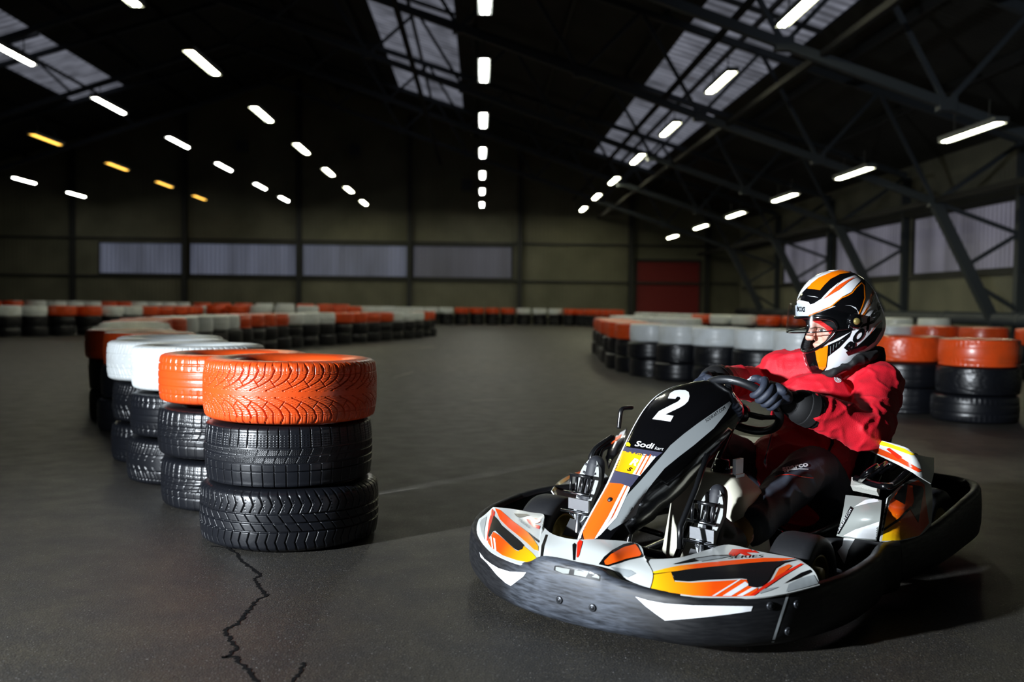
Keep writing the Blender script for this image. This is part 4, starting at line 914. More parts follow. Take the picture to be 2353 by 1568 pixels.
st(c2((1140, 745), (1160, 600), (1185, 470), (1245, 440), (1225, 500), (1200, 640), (1170, 750)), bp2, 'sticker_black', pod2, .0014)
st([(1986, 1022), (2020, 1030), (2070, 1052), (2118, 1082), (2110, 1086), (2065, 1062), (2015, 1042)], ba, G, arch, .001, ((1990, 1025), (190, 70, 20), (2110, 1080), (225, 60, 20)))
st([(1990, 1009), (2030, 1015), (2078, 1031), (2105, 1046), (2095, 1046), (2050, 1030), (2005, 1018)], ba, 'sticker_yellow', arch, .0012)
st(c2((1080, 30), (1150, 40), (1170, 60), (1130, 58)), ba, 'sticker_black', arch, .0016, nm='lettering')
st(c2((1215, 100), (1235, 92), (1330, 160), (1300, 175)), ba, 'sticker_red', arch, .0016, nm='lettering')
inn = patch('inner_guard', [[(1895, 1236, .20), (1960, 1240, .20), (2026, 1247, .20)], [(1915, 1275, .15), (1950, 1285, .15), (1990, 1280, .15)], [(1925, 1305, .11), (1940, 1310, .11), (1955, 1306, .11)]], 'plastic_black', kart)
st(c2((905, 745), (985, 752), (940, 830), (912, 930), (895, 900), (862, 840), (895, 800)), bvh_of(inn), 'sticker_white', inn, .0015)
# cooling louvres, reflector block, frame hoop, engine parts
rb = MB(); q = [ku(1962, 1108, z=.34), ku(2022, 1125, z=.34), ku(2020, 1141, z=.32), ku(1960, 1128, z=.32)]
e1, e2 = (q[1]-q[0]), (q[3]-q[0]); nrm = e1.cross(e2).normalized()*-.02
rb.add(q+[p+nrm for p in q], [(0, 1, 2, 3), (7, 6, 5, 4), (0, 4, 5, 1), (1, 5, 6, 2), (2, 6, 7, 3), (3, 7, 4, 0)]); rb.build('reflector', 'reflector_silver', kart, label='silver ribbed reflector block on the side pod')
lv = empty_l = None
gm = MB()
for i in range(5):
    gm.tube(smooth_path([ku(1978+i*24, 1104-i*9, z=.36), ku(1992+i*24, 1088-i*8, z=.40), ku(2016+i*22, 1072-i*6, z=.42)]), .011, 8)
gm.tube(smooth_path([ku(1966, 1100, z=.36), ku(2030, 1118, z=.36), ku(2062, 1108, z=.37), ku(2108, 1062, z=.42)]), .012, 8)
gm.build('cooling_grille', 'gloss_black', kart, smooth=True)
MB().lathe([(.0001, .05), (.05, .05), (.06, .03), (.06, -.06), (.0001, -.06)], (-1.30, -.22, .24), (1, 0, 0), 24).build('engine_block', 'plastic_black', kart, smooth=True)
rbox(MB(), (-1.30, -.24, .2), (.26, .24, .24), .02).build('engine_block', 'plastic_black', kart)
rbox(MB(), (-1.52, .12, .28), (.16, .36, .18), .03).build('radiator_box', 'plastic_black', kart)
for i in range(6): MB().box((-1.30, -.24, .335+i*.012), (.2, .18, .005)).build('cooling_fin', 'alu', kart)
# bars by the far side (nerf hoop seen left of the fairing)
for pts in ([(1452, 937, .42), (1430, 940, .42), (1425, 958, .40), (1422, 985, .36)], [(1408, 1005, .36), (1372, 1030, .33), (1360, 1050, .30), (1358, 1080, .26)], [(1400, 1022, .34), (1380, 1035, .32), (1376, 1060, .28), (1378, 1080, .24)]):
    MB().tube(smooth_path([ku(u, v, y=-.30) for u, v, z in pts]), .008 if pts[0][0] > 1440 else .012, 8).build('side_hoop', 'tube_black', kart, smooth=True)
fs_ = patch('far_side_pod', [[(1392, 1050, .30), (1400, 1025, .33), (1418, 1000, .36), (1440, 985, .38)], [(1398, 1078, .26), (1404, 1060, .29), (1420, 1040, .32), (1430, 1030, .34)]], 'gloss_black', kart, label='black and white far side pod edge')
pf = patch('far_front_pod', [[(1268, 1128, .225), (1280, 1110, .23), (1310, 1092, .235), (1370, 1072, .24)], [(1282, 1150, .19), (1300, 1135, .2), (1340, 1115, .21), (1400, 1100, .22)], [(1290, 1165, .15), (1320, 1160, .16), (1360, 1150, .17), (1410, 1135, .18)]], 'panel_white', kart, label='white and orange side pod on the far side')
bf = bvh_of(pf); bfs = bvh_of(fs_)
st([(1268, 1128), (1280, 1110), (1310, 1092), (1352, 1077), (1352, 1082), (1312, 1098), (1285, 1117), (1276, 1130)], bf, G, pf, .001, ((1270, 1125), yl, (1330, 1085), og))
st([(1396, 1040), (1402, 1018), (1420, 998), (1438, 988), (1434, 1000), (1410, 1012), (1400, 1035)], bfs, 'sticker_white', fs_)
st([(1402, 1024), (1412, 1008), (1430, 998), (1426, 1006), (1408, 1020)], bfs, 'sticker_orange', fs_, .0016)
# ================================================================== DRIVER
m = mat('jacket_red', (206, 8, 34), .62); nt = m.node_tree; B = nt.nodes['Principled BSDF']; P = ncoord(nt)
B.inputs['Sheen Weight'].default_value = .06; B.inputs['Sheen Tint'].default_value = (1, .3, .35, 1)
nbump(nt, nmath(nt, 'ADD', ntex(nt, 'Noise', 420, 2, P), nmath(nt, 'MULTIPLY', ntex(nt, 'Noise', 14, 5, P), 2.5)), .35, .004, B)
mat('trouser_black', (46, 50, 60), .62, bump=(30, .35, .006)); mat('cloth_black', (12, 12, 14), .75, bump=(200, .2, .001)); mat('glove_navy', (40, 46, 60), .62, bump=(220, .25, .001))
m = mat('skin', (226, 168, 148), .5, bump=(90, .1, .001)); m.node_tree.nodes['Principled BSDF'].inputs['Subsurface Weight'].default_value = .08
mat('balaclava_red', (235, 40, 38), .7, bump=(200, .2, .001)); mat('eye_white', (215, 210, 205), .2); mat('eye_iris', (60, 70, 72), .15); mat('brow_brown', (120, 84, 66), .8)
mat('helmet_white', (236, 238, 242), .12, coat=1); mat('helmet_orange', (255, 128, 8), .15, coat=1); mat('helmet_black', (10, 10, 12), .12, coat=1); mat('liner_black', (14, 14, 16), .8); mat('helmet_deep_orange', (240, 84, 22), .15, coat=1)
mat('shoe_grey', (150, 152, 150), .7, bump=(160, .4, .002)); mat('shoe_dark', (34, 36, 42), .6); mat('sock_tan', (150, 110, 66), .8)
m = bpy.data.materials.new('visor_clear'); MATS['visor_clear'] = m; m.use_nodes = True; nt = m.node_tree; nt.nodes.clear()
out_ = nt.nodes.new('ShaderNodeOutputMaterial'); tr = nt.nodes.new('ShaderNodeBsdfTransparent'); tr.inputs[0].default_value = (.90, .92, .93, 1); gl = nt.nodes.new('ShaderNodeBsdfGlossy'); gl.inputs['Roughness'].default_value = .06
fz = nt.nodes.new('ShaderNodeLayerWeight'); fz.inputs[0].default_value = .5; fq_ = nmath(nt, 'ADD', nmath(nt, 'MULTIPLY', nmath(nt, 'POWER', fz.outputs['Facing'], 4), .35), .03); mx = nt.nodes.new('ShaderNodeMixShader'); nt.links.new(fq_, mx.inputs[0]); nt.links.new(tr.outputs[0], mx.inputs[1]); nt.links.new(gl.outputs[0], mx.inputs[2]); nt.links.new(mx.outputs[0], out_.inputs[0])
PM = KM @ Matrix.Translation((-1.15, .1, .1))
man = empty('person', PM); tag(man, 'person in red jacket, black trousers, gloves and open visor helmet, driving the number 2 kart', 'person')
HC = ku(1930, 737, y=.165); HS = 1.07
HM = Matrix.Translation(HC) @ Matrix.Rotation(-.66, 4, 'Z') @ Matrix.Rotation(.46, 4, 'Y') @ Matrix.Scale(HS, 4)
FM = Matrix.Translation(HC+Vector((-.004, 0, .004))) @ Matrix.Rotation(-.66, 4, 'Z') @ Matrix.Rotation(.20, 4, 'Y') @ Matrix.Scale(HS*.98, 4)
fp = lambda x, y, z: FM @ Vector((x, y, z))
hp = lambda x, y, z: HM @ Vector((x, y, z))
LS, RS = Vector((-1.335, .305, .655)), Vector((-1.30, -.07, .685))
LE, RE = Vector((-1.06, .385, .515)), ku(1778, 884, y=-.20)
ga = -.50
GP = sw(ga); GR = (bx*math.cos(ga)+by*math.sin(ga)).normalized(); GT = (-bx*math.sin(ga)+by*math.cos(ga)).normalized()
LW = GP+GR*.036+SN*.045+Vector((-.062, .0, -.066))
gb = math.pi+.35
GP2 = sw(gb); GR2 = (bx*math.cos(gb)+by*math.sin(gb)).normalized(); GT2 = (-bx*math.sin(gb)+by*math.cos(gb)).normalized()
RW = GP2+GR2*.045+SN*.055+Vector((-.055, 0, -.012))
LH, RH = Vector((-1.20, .19, .20)), Vector((-1.20, .01, .20)); LK, RK = Vector((-.985, .225, .372)), Vector((-.90, -.10, .40)); LA, RA = Vector((-.50, .215, .20)), Vector((-.40, -.2, .26))
# --- body: one continuous surface
b = MB(); Rm = FM.to_3x3()
def hb(c, r): b.ball(fp(*c), tuple(q for q in r), 20, Rm)
hb((0, 0, .02), (.098, .078, .108)); hb((.028, 0, -.055), (.074, .060, .07)); hb((.086, 0, -.098), (.022, .026, .022))
for s_ in (-1, 1): hb((.066, s_*.040, -.040), (.030, .026, .032)); hb((.122, s_*.012, -.043), (.011, .009, .009)); b.limb([fp(.092, s_*.012, .020), fp(.084, s_*.048, .020)], [.0115, .008], 12)
b.limb([fp(.095, 0, .015), fp(.112, 0, -.018), fp(.128, 0, -.040)], [.010, .0115, .0135], 12)
b.limb([fp(.098, -.022, -.072), fp(.108, 0, -.070), fp(.098, .022, -.072)], [.006, .009, .006], 10); b.limb([fp(.094, -.020, -.083), fp(.103, 0, -.084), fp(.094, .020, -.083)], [.006, .009, .006], 10)
for s_ in (-1, 1): hb((-.005, s_*.078, -.02), (.02, .008, .03))
b.limb([fp(-.02, 0, -.05), Vector((-1.34, .135, .74)), Vector((-1.34, .125, .66))], [.058, .06, .07], 16)
b.limb([Vector((-1.33, .12, .64)), Vector((-1.30, .12, .50)), Vector((-1.22, .11, .34)), Vector((-1.18, .10, .21))], [.10, .115, .11, .115], 18)
b.limb([RS, Vector((-1.33, .12, .67)), LS], [.055, .075, .055], 16)
for S0_, E_, W_ in ((LS, LE, LW), (RS, RE, RW)): b.limb([S0_, E_, W_], [.052, .042, .03], 14)
for H_, K_, A_ in ((LH, LK, LA), (RH, RK, RA)): b.limb([H_, K_, A_], [.085, .058, .042], 14)
body = blob(b, 'body', 'skin', man, KM, voxel=.0042, smooth=3)
bvB = bvh_of(body)
ey = decal('eye', c4((950, 886), (968, 876), (990, 871), (1012, 873), (1036, 890), (1012, 902), (985, 905), (965, 899)), bvB, 'eye_white', body, .0012, 2, label='eye glancing ahead')
decal('iris', c4((968, 880), (980, 873), (994, 873), (1001, 882), (1000, 894), (990, 902), (977, 901), (968, 893)), bvB, 'eye_iris', ey or body, .0022, 2)
decal('eyelid', c4((942, 884), (965, 872), (990, 865), (1015, 868), (1042, 888), (1030, 886), (1010, 876), (988, 873), (966, 879), (946, 890)), bvB, 'brow_brown', body, .002, 2)
decal('eyebrow', c4((845, 862), (900, 842), (960, 845), (1010, 862), (1012, 872), (950, 858), (900, 858), (850, 876)), bvB, 'brow_brown', body, .0012, 3)
decal('balaclava', c4((795, 752), (815, 735), (900, 730), (960, 745), (1030, 800), (1118, 882), (1085, 935), (1062, 905), (1010, 845), (950, 800), (890, 775), (830, 768), (812, 800), (800, 790)), bvB, 'balaclava_red', body, .004, 3, label='red balaclava edge around the face')
decal('balaclava', c4((1118, 882), (1085, 935), (1060, 960), (1030, 1010), (1010, 1070), (1100, 1090), (1230, 950), (1230, 780), (1130, 690), (1000, 690), (960, 745), (1030, 800)), bvB, 'liner_black', body, .003, 4)
# --- jacket
def fold(p):
    q = Vector((p.x*9, p.y*9, p.z*9)); n = noise.noise(q); r_ = 1-abs(noise.noise(Vector((p.x*7+3, p.y*7, p.z*16)))*2)
    r2 = 1-abs(noise.noise(Vector((p.x*16, p.y*14+5, p.z*8)))*2)
    return .004*n+.0075*max(0, r_)**3+.005*max(0, r2)**3-.003
j = MB()
j.limb([Vector((-1.355, .13, .70)), Vector((-1.335, .12, .62)), Vector((-1.29, .11, .50)), Vector((-1.20, .105, .38)), Vector((-1.16, .10, .24))], [.105, .135, .155, .162, .155], 20, sub=6)
j.ball(Vector((-1.08, .09, .36)), (.13, .15, .13), 20); j.ball(Vector((-1.20, .12, .56)), (.10, .17, .13), 20)
j.limb([RS+Vector((0, .01, -.01)), Vector((-1.35, .12, .685)), LS+Vector((0, -.01, -.01))], [.085, .105, .088], 18)
def arm(S0_, E_, W_, cut=.12):
    d = (E_-W_).normalized(); C_ = W_+d*cut
    j.limb([S0_, S0_.lerp(E_, .5)+Vector((0, 0, -.008)), E_, E_.lerp(C_, .5), C_], [.088, .080, .073, .066, .058], 18); return C_, d
CL, dL = arm(LS, LE, LW, .085); CR, dR = arm(RS, RE, RW, .085)
j.ball(Vector((-1.36, .24, .60)), (.08, .09, .09), 16); j.ball(Vector((-1.26, .30, .545)), (.09, .075, .09), 16)
jk = blob(j, 'jacket', 'jacket_red', man, KM, voxel=.0062, smooth=8, disp=fold); jk['label'] = 'bright red softshell jacket'
bvJ = bvh_of(jk)
sj = lambda nm, pts, mt, off=.0015, step=5, label=None: decal(nm, pts, bvJ, mt, jk, off, step, label=label)
sj('zip', c5((610, 672), (655, 672), (600, 800), (570, 880), (545, 1010), (505, 1130), (500, 1245), (465, 1180), (490, 1090), (520, 970), (548, 860)), 'pink', .0015, 5)
sj('zip', c5((615, 672), (642, 672), (590, 805), (562, 880), (535, 1000), (500, 1120), (492, 1215), (472, 1175), (500, 1085), (528, 970), (556, 860)), 'sticker_plum', .0026, 5, 'dark zip line')
sj('pocket', c5((1155, 920), (1185, 925), (1190, 990), (1145, 1070), (1115, 1135), (1100, 1125), (1140, 1030), (1160, 980)), 'cloth_black', .0022, 5)
def ringpts(c, r0, r1, n=22):
    a = [(c[0]+r0*math.cos(2*math.pi*i/n), c[1]+r0*math.sin(2*math.pi*i/n)) for i in range(n+1)]; q = [(c[0]+r1*math.cos(2*math.pi*i/n), c[1]+r1*math.sin(2*math.pi*i/n)) for i in range(n+1)]
    return a, q
oc, ic = ringpts((1236, 318), 42, 33); oc = c5(*oc); ic = c5(*ic); n_ = len(oc)
decal('badge', oc+ic, bvJ, 'sticker_white', jk, .002, 4, label='white round chest badge', tris=[(i, i+1, n_+i+1) for i in range(n_-1)]+[(i, n_+i+1, n_+i) for i in range(n_-1)])
oc, ic = ringpts((1236, 318), 28, 22); oc = c5(*oc); ic = c5(*ic)
decal('badge', oc+ic, bvJ, 'sticker_white', jk, .002, 4, tris=[(i, i+1, n_+i+1) for i in range(n_-1)]+[(i, n_+i+1, n_+i) for i in range(n_-1)])
sj('badge', c5((1222, 312), (1232, 308), (1236, 320), (1252, 312), (1250, 330), (1236, 334), (1224, 328)), 'sticker_white', .002, 3)
sj('badge', c5((1285, 318), (1318, 290), (1355, 280), (1338, 302), (1300, 326)), 'sticker_white', .002, 4)
for C_, d_, W_ in ((CL, dL, LW), (CR, dR, RW)):
    MB().limb([C_+d_*.012, C_-d_*.024], [.063, .060], 20).build('cuff', 'cloth_black', jk, KM, True, label='black sleeve cuff')
# hood bunched behind the neck
h_ = MB().limb([ku(1962, 832, y=.255), ku(1990, 820, y=.27), ku(2014, 815, y=.275), ku(2022, 826, y=.285)], [.018, .026, .030, .026], 14)
h_.limb([Vector((-1.36, .27, .715)), Vector((-1.43, .22, .735)), Vector((-1.46, .13, .74)), Vector((-1.44, .03, .735)), Vector((-1.37, -.03, .72))], [.03, .038, .042, .038, .028], 14)
h_.limb([ku(1886, 862, y=.13), ku(1915, 855, y=.20), ku(1955, 838, y=.24)], [.012, .014, .016], 10)
hood = blob(h_, 'hood', 'cloth_black', jk, KM, voxel=.006, smooth=5, disp=fold); hood['label'] = 'black folded hood'
# --- trousers
t_ = MB()
t_.ball(Vector((-1.19, .10, .19)), (.15, .18, .11), 18)
for H_, K_, A_ in ((LH, LK, LA), (RH, RK, RA)):
    t_.limb([H_, H_.lerp(K_, .5)+Vector((0, 0, .012)), K_, K_.lerp(A_, .45), K_.lerp(A_, .82)], [.105, .092, .078, .070, .066], 18)
def tfold(p): return .007*max(0, 1-abs(noise.noise(Vector((p.x*12, p.y*8, p.z*9)))*2))**3+.003*noise.noise(Vector(p)*14)
tro = blob(t_, 'trousers', 'trouser_black', man, KM, voxel=.0065, smooth=8, disp=tfold); tro['label'] = 'black trousers with white lettering above the knee seam'
bvT = bvh_of(tro)
text_decal('lettering', 'sparco', c5((668, 1272))[0], (57.5, -11.5), (-3, -10.5), bvT, 'sticker_white', tro, .003, bold=.03)
decal('lettering', c5((680, 1276), (740, 1258), (830, 1248), (925, 1250), (925, 1258), (830, 1256), (745, 1266), (684, 1284)), bvT, 'sticker_white', tro, .003, 4)
decal('seam', c5((582, 1335), (640, 1312), (730, 1306), (850, 1325), (975, 1338), (975, 1343), (850, 1331), (730, 1312), (640, 1318), (584, 1341)), bvT, 'sticker_red', tro, .003, 4, label='thin red seam')
# --- shoes, soles toward the pedals
def shoe(F_, s_, A_):
    up = Vector((-.34, 0, .94)).normalized(); fwd = Vector((.94, 0, .34)).normalized()
    q = MB(); he, to = F_-up*.10, F_+up*.085
    q.limb([he-fwd*.028, F_-fwd*.030, to-fwd*.022], [.033, .036, .030], 14); q.limb([A_, he-fwd*.03+up*.02], [.046, .036], 14); q.limb([A_.lerp(F_, .4), F_-fwd*.03], [.04, .034], 12)
    sh = blob(q, 'shoe', 'shoe_dark', man, KM, voxel=.0045, smooth=4); sh['label'] = 'dark shoe with pale patterned sole'
    ol = []
    for i in range(28):
        a = 2*math.pi*i/28; vv = math.cos(a); w = .040+.006*(vv > .2)-.006*math.sin(a*2)*.2; w *= (1-.15*(abs(vv+.25) < .25))
        ol.append((math.sin(a)*w, vv*.108))
    base_ = F_-up*.008
    v0 = [base_+Vector((0, y, 0))+up*z for y, z in ol]; v1 = [p-fwd*.016 for p in v0]
    mb_ = MB().add(v0+v1, [tuple(range(28)), tuple(range(28, 56))[::-1]]+[(i, (i+1) % 28, 28+(i+1) % 28, 28+i) for i in range(28)])
    so = mb_.build('sole', 'shoe_grey', sh, KM, label='pale grey sole'); shade_auto(so, 40)
    ch = MB()
    for i in range(7):
        for k in (-1, 1): ch.box(base_+Vector((0, k*.017, 0))+up*(-.08+i*.027)+fwd*.0015, (.004, .02, .006), Matrix.Rotation(k*.4, 3, 'X'))
    ch.build('tread_bar', 'shoe_dark', so, KM)
    MB().limb([A_+Vector((-.05, 0, .03)), A_+Vector((-.01, 0, .0))], [.046, .044], 14).build('sock', 'sock_tan', sh, KM, True, label='tan sock cuff')
shoe(LF, 1, LA); shoe(RF, -1, RA)
# --- gloves gripping the rim
def glove(G_, R_, T_, W_, s_, sp, dd):
    g = MB(); K0 = G_+R_*.026+SN*.030
    ax = (K0-W_).normalized(); tt = (T_-ax*T_.dot(ax)).normalized(); nn = ax.cross(tt); Rg = Matrix((ax, tt, nn)).transposed()
    g.ball(W_.lerp(K0, .58), (.052, .048, .026), 20, Rg); g.ball(W_.lerp(K0, .85), (.028, .048, .022), 20, Rg)
    g.limb([W_-ax*.035, W_, W_.lerp(K0, .45)], [.034, .031, .030], 16)
    for i, (o_, rr_, ln) in enumerate(((-.037, .0122, 1.0), (-.0125, .0127, 1.08), (.012, .0123, 1.03), (.035, .0108, .9))):
        B_ = G_+T_*o_*sp; k = ln
        g.limb([B_+R_*.016+SN*.034, B_+R_*.032*k+SN*.012, B_+R_*.030*k-SN*.014, B_+R_*.008-SN*.029*k, B_-R_*.015-SN*.023*k], [rr_*1.12, rr_*1.12, rr_*1.03, rr_*.95, rr_*.82], 12, sub=5)
    g.limb([W_.lerp(K0, .35)-T_*sp*.028, G_+SN*.034-T_*sp*.050-R_*.002, G_+SN*.022-T_*sp*.062-R_*.022, G_+SN*.004-T_*sp*.060-R_*.028], [.015, .0135, .0118, .010], 12)
    gl_ = blob(g, 'glove', 'glove_navy', man, KM, voxel=.0027, smooth=3); gl_['label'] = 'dark blue racing glove gripping the wheel'
    MB().limb([W_+ax*.01, W_-ax*.012+dd*.006, W_+dd*.04, W_+dd*.095], [.034, .036, .041, .046], 18).build('gauntlet', 'cloth_black', gl_, KM, True, label='black wrist gauntlet')
    MB().limb([W_+dd*.018, W_+dd*.032], [.0415, .0425], 18).build('wrist_strap', 'cloth_black', gl_, KM, True)
    return gl_
gL = glove(GP, GR, GT, LW, 1, 1, dL); gR = glove(GP2, GR2, GT2, RW, -1, -1, dR)
bG = bvh_of(gL)
text_decal('lettering', 'DAYTONA', c5((262, 415))[0], (20, -26), (-5, -4), bG, 'sticker_white', gL, .0015, bold=.02)
# --- helmet
def smin(a, b, k): h = np.clip(.5+.5*(b-a)/k, 0, 1); return b*(1-h)+a*h-k*h*(1-h)
ELL = [((-.004, 0, .032), (.143, .127, .147)), ((.068, 0, -.098), (.104, .092, .078)), ((-.030, 0, -.045), (.108, .112, .088)), ((.02, 0, -.04), (.135, .115, .10))]
def sdf(p):
    d = None
    for c, r_ in ELL:
        c = np.array(c); r_ = np.array(r_); v = (np.linalg.norm((p-c)/r_, axis=-1)-1)*r_.min(); d = v if d is None else smin(d, v, .03)
    return np.maximum(d, -(p[..., 2]+.138+np.clip(p[..., 0], -.2, .2)*.20))
def shell_r(az, el):
    dr_ = np.stack([np.cos(el)*np.cos(az), np.cos(el)*np.sin(az), np.sin(el)], -1); lo = np.zeros(az.shape)+.02; hi = np.zeros(az.shape)+.3
    for _ in range(26):
        mid = (lo+hi)/2; ins = sdf(dr_*mid[..., None]) < 0; lo = np.where(ins, mid, lo); hi = np.where(ins, hi, mid)
    return dr_, lo
NA, NE = 300, 180
az, el = np.meshgrid(np.linspace(-math.pi, math.pi, NA, endpoint=False), np.linspace(-1.42, 1.5, NE), indexing='ij')
dr_, rr_ = shell_r(az, el); pts = (dr_*rr_[..., None])
def port(a, e):
    a = np.abs(a)/D2R(60); c = .13-.02*a+.05*a**2; hh_ = .39*(1-.30*a**2)
    return (a**3.2+np.abs((e-c)/hh_)**2.6) < 1
cut = port(az, el)
V = [HM @ Vector(tuple(p)) for p in pts.reshape(-1, 3)]; V += [HM @ Vector((0, 0, float(pts[:, -1, 2].mean())))]
Fq = []
for i in range(NA):
    i2 = (i+1) % NA
    for k in range(NE-1):
        if cut[i, k] and cut[i2, k] and cut[i, k+1] and cut[i2, k+1]: continue
        if el[i, k] < -1.18: continue
        Fq.append((i*NE+k, i2*NE+k, i2*NE+k+1, i*NE+k+1))
    Fq.append((i*NE+NE-1, i2*NE+NE-1, len(V)-1))
hel = mk('helmet', V, Fq, None, man, KM, True, mats=['helmet_white', 'liner_black'])
bm = bmesh.new(); bm.from_mesh(hel.data); bmesh.ops.delete(bm, geom=[v for v in bm.verts if not v.link_faces], context='VERTS'); bmesh.ops.recalc_face_normals(bm, faces=bm.faces)
if sum(f_.normal.dot(f_.calc_center_median()-HC) for f_ in bm.faces) < 0: bmesh.ops.reverse_faces(bm, faces=bm.faces)
bm.to_mesh(hel.data); bm.free()
bvH = bvh_of(hel)
bake(hel, [('SOLIDIFY', dict(thickness=.030, offset=-1, material_offset=1, material_offset_rim=1))])
hel['label'] = 'white, black and orange full-face helmet, visor raised'
# gasket around the eye port
gpts = []
for i in range(120):
    t = 2*math.pi*i/120; ca, sa = math.cos(t), math.sin(t); a = math.copysign(abs(ca)**(2/3.2), ca); c = .13-.02*abs(a)+.05*a*a; hh_ = .39*(1-.30*a*a); e = c+math.copysign(abs(sa)**(2/2.6), sa)*hh_
    A_ = np.array([a*D2R(60)]); E_ = np.array([e]); d_, r_ = shell_r(A_, E_); gpts.append(HM @ Vector(tuple(d_[0]*(r_[0]+.000))))
MB().tube(gpts+[gpts[0]], .0062, 10, False).build('eye_port_gasket', 'helmet_black', hel, KM, True)
sh_ = lambda nm, pts, mt, off=.0012, step=5, label=None: decal(nm, pts, bvH, mt, hel, off, step, label=label)
sh_('sticker', c4((720, 470), (745, 440), (820, 365), (940, 262), (1100, 190), (1300, 138), (1400, 138), (1465, 160), (1430, 185), (1350, 228), (1250, 270), (1170, 330), (1110, 380), (1050, 440), (985, 505), (900, 480), (800, 470)), 'helmet_black', .001)
sh_('sticker', c4((812, 388), (860, 325), (950, 255), (1100, 190), (1250, 152), (1350, 145), (1372, 178), (1330, 192), (1200, 215), (1090, 272), (1020, 340), (965, 405), (900, 395)), 'helmet_orange', .0018)
sh_('sticker', c4((985, 500), (1080, 400), (1190, 312), (1150, 370), (1105, 415), (1030, 490)), 'helmet_white', .0018)
sh_('sticker', c4((1005, 512), (1100, 415), (1200, 335), (1290, 285), (1395, 238), (1300, 305), (1190, 400), (1090, 460)), 'helmet_deep_orange', .0018)
sh_('sticker', c4((1115, 600), (1165, 545), (1225, 485), (1335, 428), (1400, 345), (1475, 262), (1500, 290), (1508, 330), (1510, 500), (1478, 600), (1440, 700), (1420, 660), (1390, 610), (1330, 588), (1230, 580)), 'helmet_black', .0012)
def band_(pts, w):
    L_ = []; R_2 = []
    for i, p in enumerate(pts):
        a = pts[max(i-1, 0)]; c = pts[min(i+1, len(pts)-1)]; d = Vector((c[0]-a[0], c[1]-a[1])).normalized(); L_.append((p[0]-d.y*w, p[1]+d.x*w)); R_2.append((p[0]+d.y*w, p[1]-d.x*w))
    return L_+R_2[::-1]
sh_('sticker', c4(*band_([(830, 712), (950, 662), (1100, 598), (1160, 545), (1225, 495), (1290, 470), (1345, 438), (1400, 370), (1460, 318), (1490, 350), (1498, 500), (1470, 590), (1428, 690)], 6)), 'helmet_orange', .002)
sh_('sticker', c4(*band_([(1428, 770), (1500, 680), (1560, 580), (1600, 460), (1612, 360)], 4)), 'helmet_orange', .002)
sh_('sticker', c4(*band_([(1440, 742), (1500, 655), (1545, 560), (1585, 450), (1600, 370)], 3)), 'helmet_orange', .002)
sh_('sticker', c4((1600, 330), (1640, 380), (1625, 450), (1585, 560), (1520, 660), (1440, 760), (1480, 690), (1560, 560), (1600, 450)), 'helmet_black', .0014)
sh_('sticker', c4((1672, 500), (1712, 545), (1700, 620), (1665, 650), (1650, 590)), 'helmet_black', .0014)
sh_('sticker', c4((640, 1060), (690, 1075), (760, 1118), (850, 1122), (960, 1100), (1060, 1062), (1200, 1000), (1345, 895), (1320, 960), (1200, 1090), (1060, 1200), (1045, 1325), (985, 1420), (900, 1450), (780, 1400), (660, 1230)), 'helmet_black', .001)
for k in range(5): sh_('sticker', c4(*band_([(1090+k*38, 1075-k*18), (1086+k*34, 1170-k*40)], 2)), 'sticker_grey', .0016)
sh_('sticker', c4((905, 1112), (985, 1100), (1060, 1062), (1052, 1190), (1035, 1325), (1000, 1362), (955, 1345), (925, 1240)), 'helmet_orange', .0018)
sh_('sticker', c4((1270, 1145), (1400, 1080), (1480, 1010), (1560, 930), (1640, 850), (1710, 780), (1705, 880), (1620, 1020), (1500, 1110), (1300, 1190)), 'helmet_black', .0012)
sh_('sticker', c4(*band_([(1560, 930), (1630, 830), (1700, 770)], 4)), 'helmet_deep_orange', .0018)
sh_('sticker', c4((640, 610), (690, 520), (745, 445), (800, 470), (985, 500), (925, 562), (850, 585), (780, 560), (700, 560), (665, 600), (672, 680), (740, 725), (850, 715), (860, 740), (800, 760), (690, 740)), 'helmet_black', .0012)
sh_('sticker', c4((820, 722), (950, 672), (1110, 612), (1200, 575), (1330, 592), (1400, 640), (1422, 720), (1395, 820), (1335, 900), (1200, 968), (1100, 1020), (1020, 1050), (930, 1000), (880, 900), (850, 740)), 'helmet_black', .0012, label='black visor base plate')
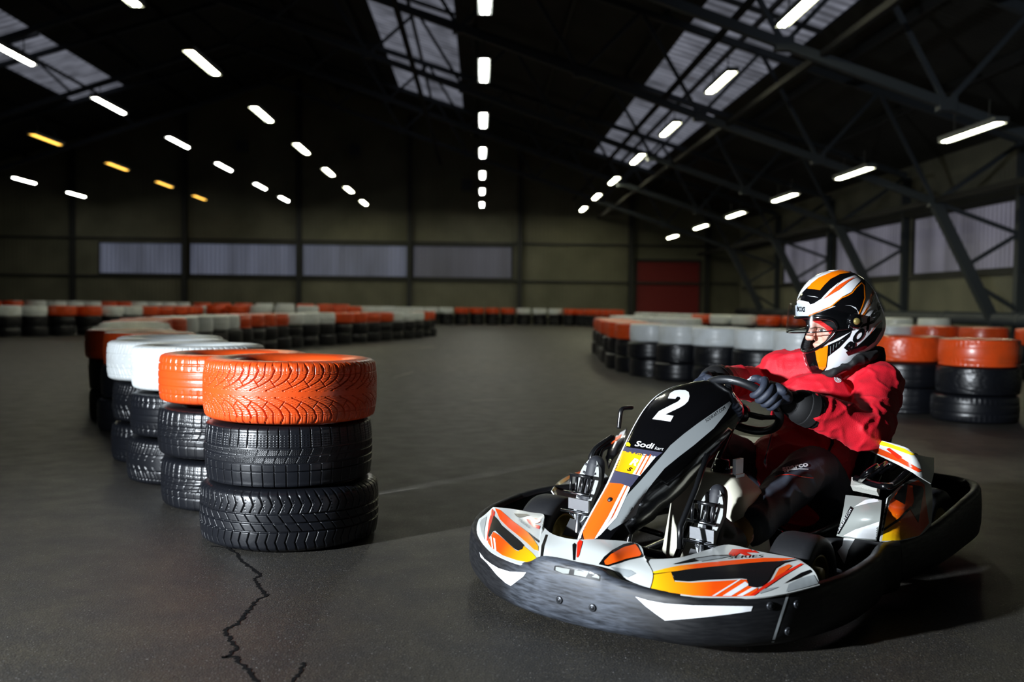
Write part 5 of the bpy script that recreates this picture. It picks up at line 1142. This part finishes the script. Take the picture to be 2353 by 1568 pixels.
sh_('brow_panel', c4((670, 555), (710, 525), (780, 535), (830, 548), (850, 578), (900, 560), (985, 505), (1060, 530), (1140, 555), (1090, 595), (950, 655), (860, 690), (800, 712), (730, 712), (690, 680), (672, 620)), 'helmet_white', .002, label='white brow panel with small lettering')
text_decal('lettering', 'BOXS', c4((694, 655))[0], (18, 1.5), (.5, -10.5), bvH, 'helmet_black', hel, .0032, bold=.04)
text_decal('lettering', 'BOXS', c4((1318, 1150))[0], (72, -90), (-13, -10), bvH, 'helmet_black', hel, .0024, bold=.05, shear=.0)
# visor: clear shell turned up about its side pivots
PV = Vector((.012, 0, .006)); VA = -.58
VR = Matrix.Translation(PV) @ Matrix.Rotation(VA, 4, 'Y') @ Matrix.Translation(-PV)
NV, NW = 60, 22
a_ = np.linspace(-D2R(84), D2R(84), NV); rows_ = []
for w_ in range(NW):
    f_ = w_/(NW-1); lo_ = -.38+.24*(np.abs(a_)/D2R(84))**2; hi_ = .30-.12*(np.abs(a_)/D2R(84))**2; e_ = lo_+(hi_-lo_)*f_
    x = .166*np.cos(a_)*np.cos(e_*.6)+.014; y = .137*np.sin(a_); z = .155*np.sin(e_)+.0
    rows_.append([HM @ (VR @ Vector((float(x[i]), float(y[i]), float(z[i])))) for i in range(NV)])
vis = MB().grid(rows_).build('visor', 'visor_clear', hel, KM, True, label='clear visor tilted up'); bake(vis, [('SOLIDIFY', dict(thickness=.0022, offset=1))])
MB().tube(rows_[0], .0022, 8).build('visor_rim', 'helmet_black', vis, KM, True)
for s_ in (-1, 1):
    c_ = hp(PV.x, s_*.136, PV.z); nrm_ = (HM.to_3x3() @ Vector((0, s_, 0))).normalized()
    pl = MB().lathe([(.0001, .012), (.018, .011), (.026, .007), (.028, -.002), (.027, -.014)], c_, nrm_, 32).build('pivot_cover', 'helmet_black', hel, KM, True)
    MB().lathe([(.0001, .020), (.008, .020), (.012, .017), (.013, .010)], c_, nrm_, 20).build('pivot_knob', 'rim_brass', pl, KM, True)
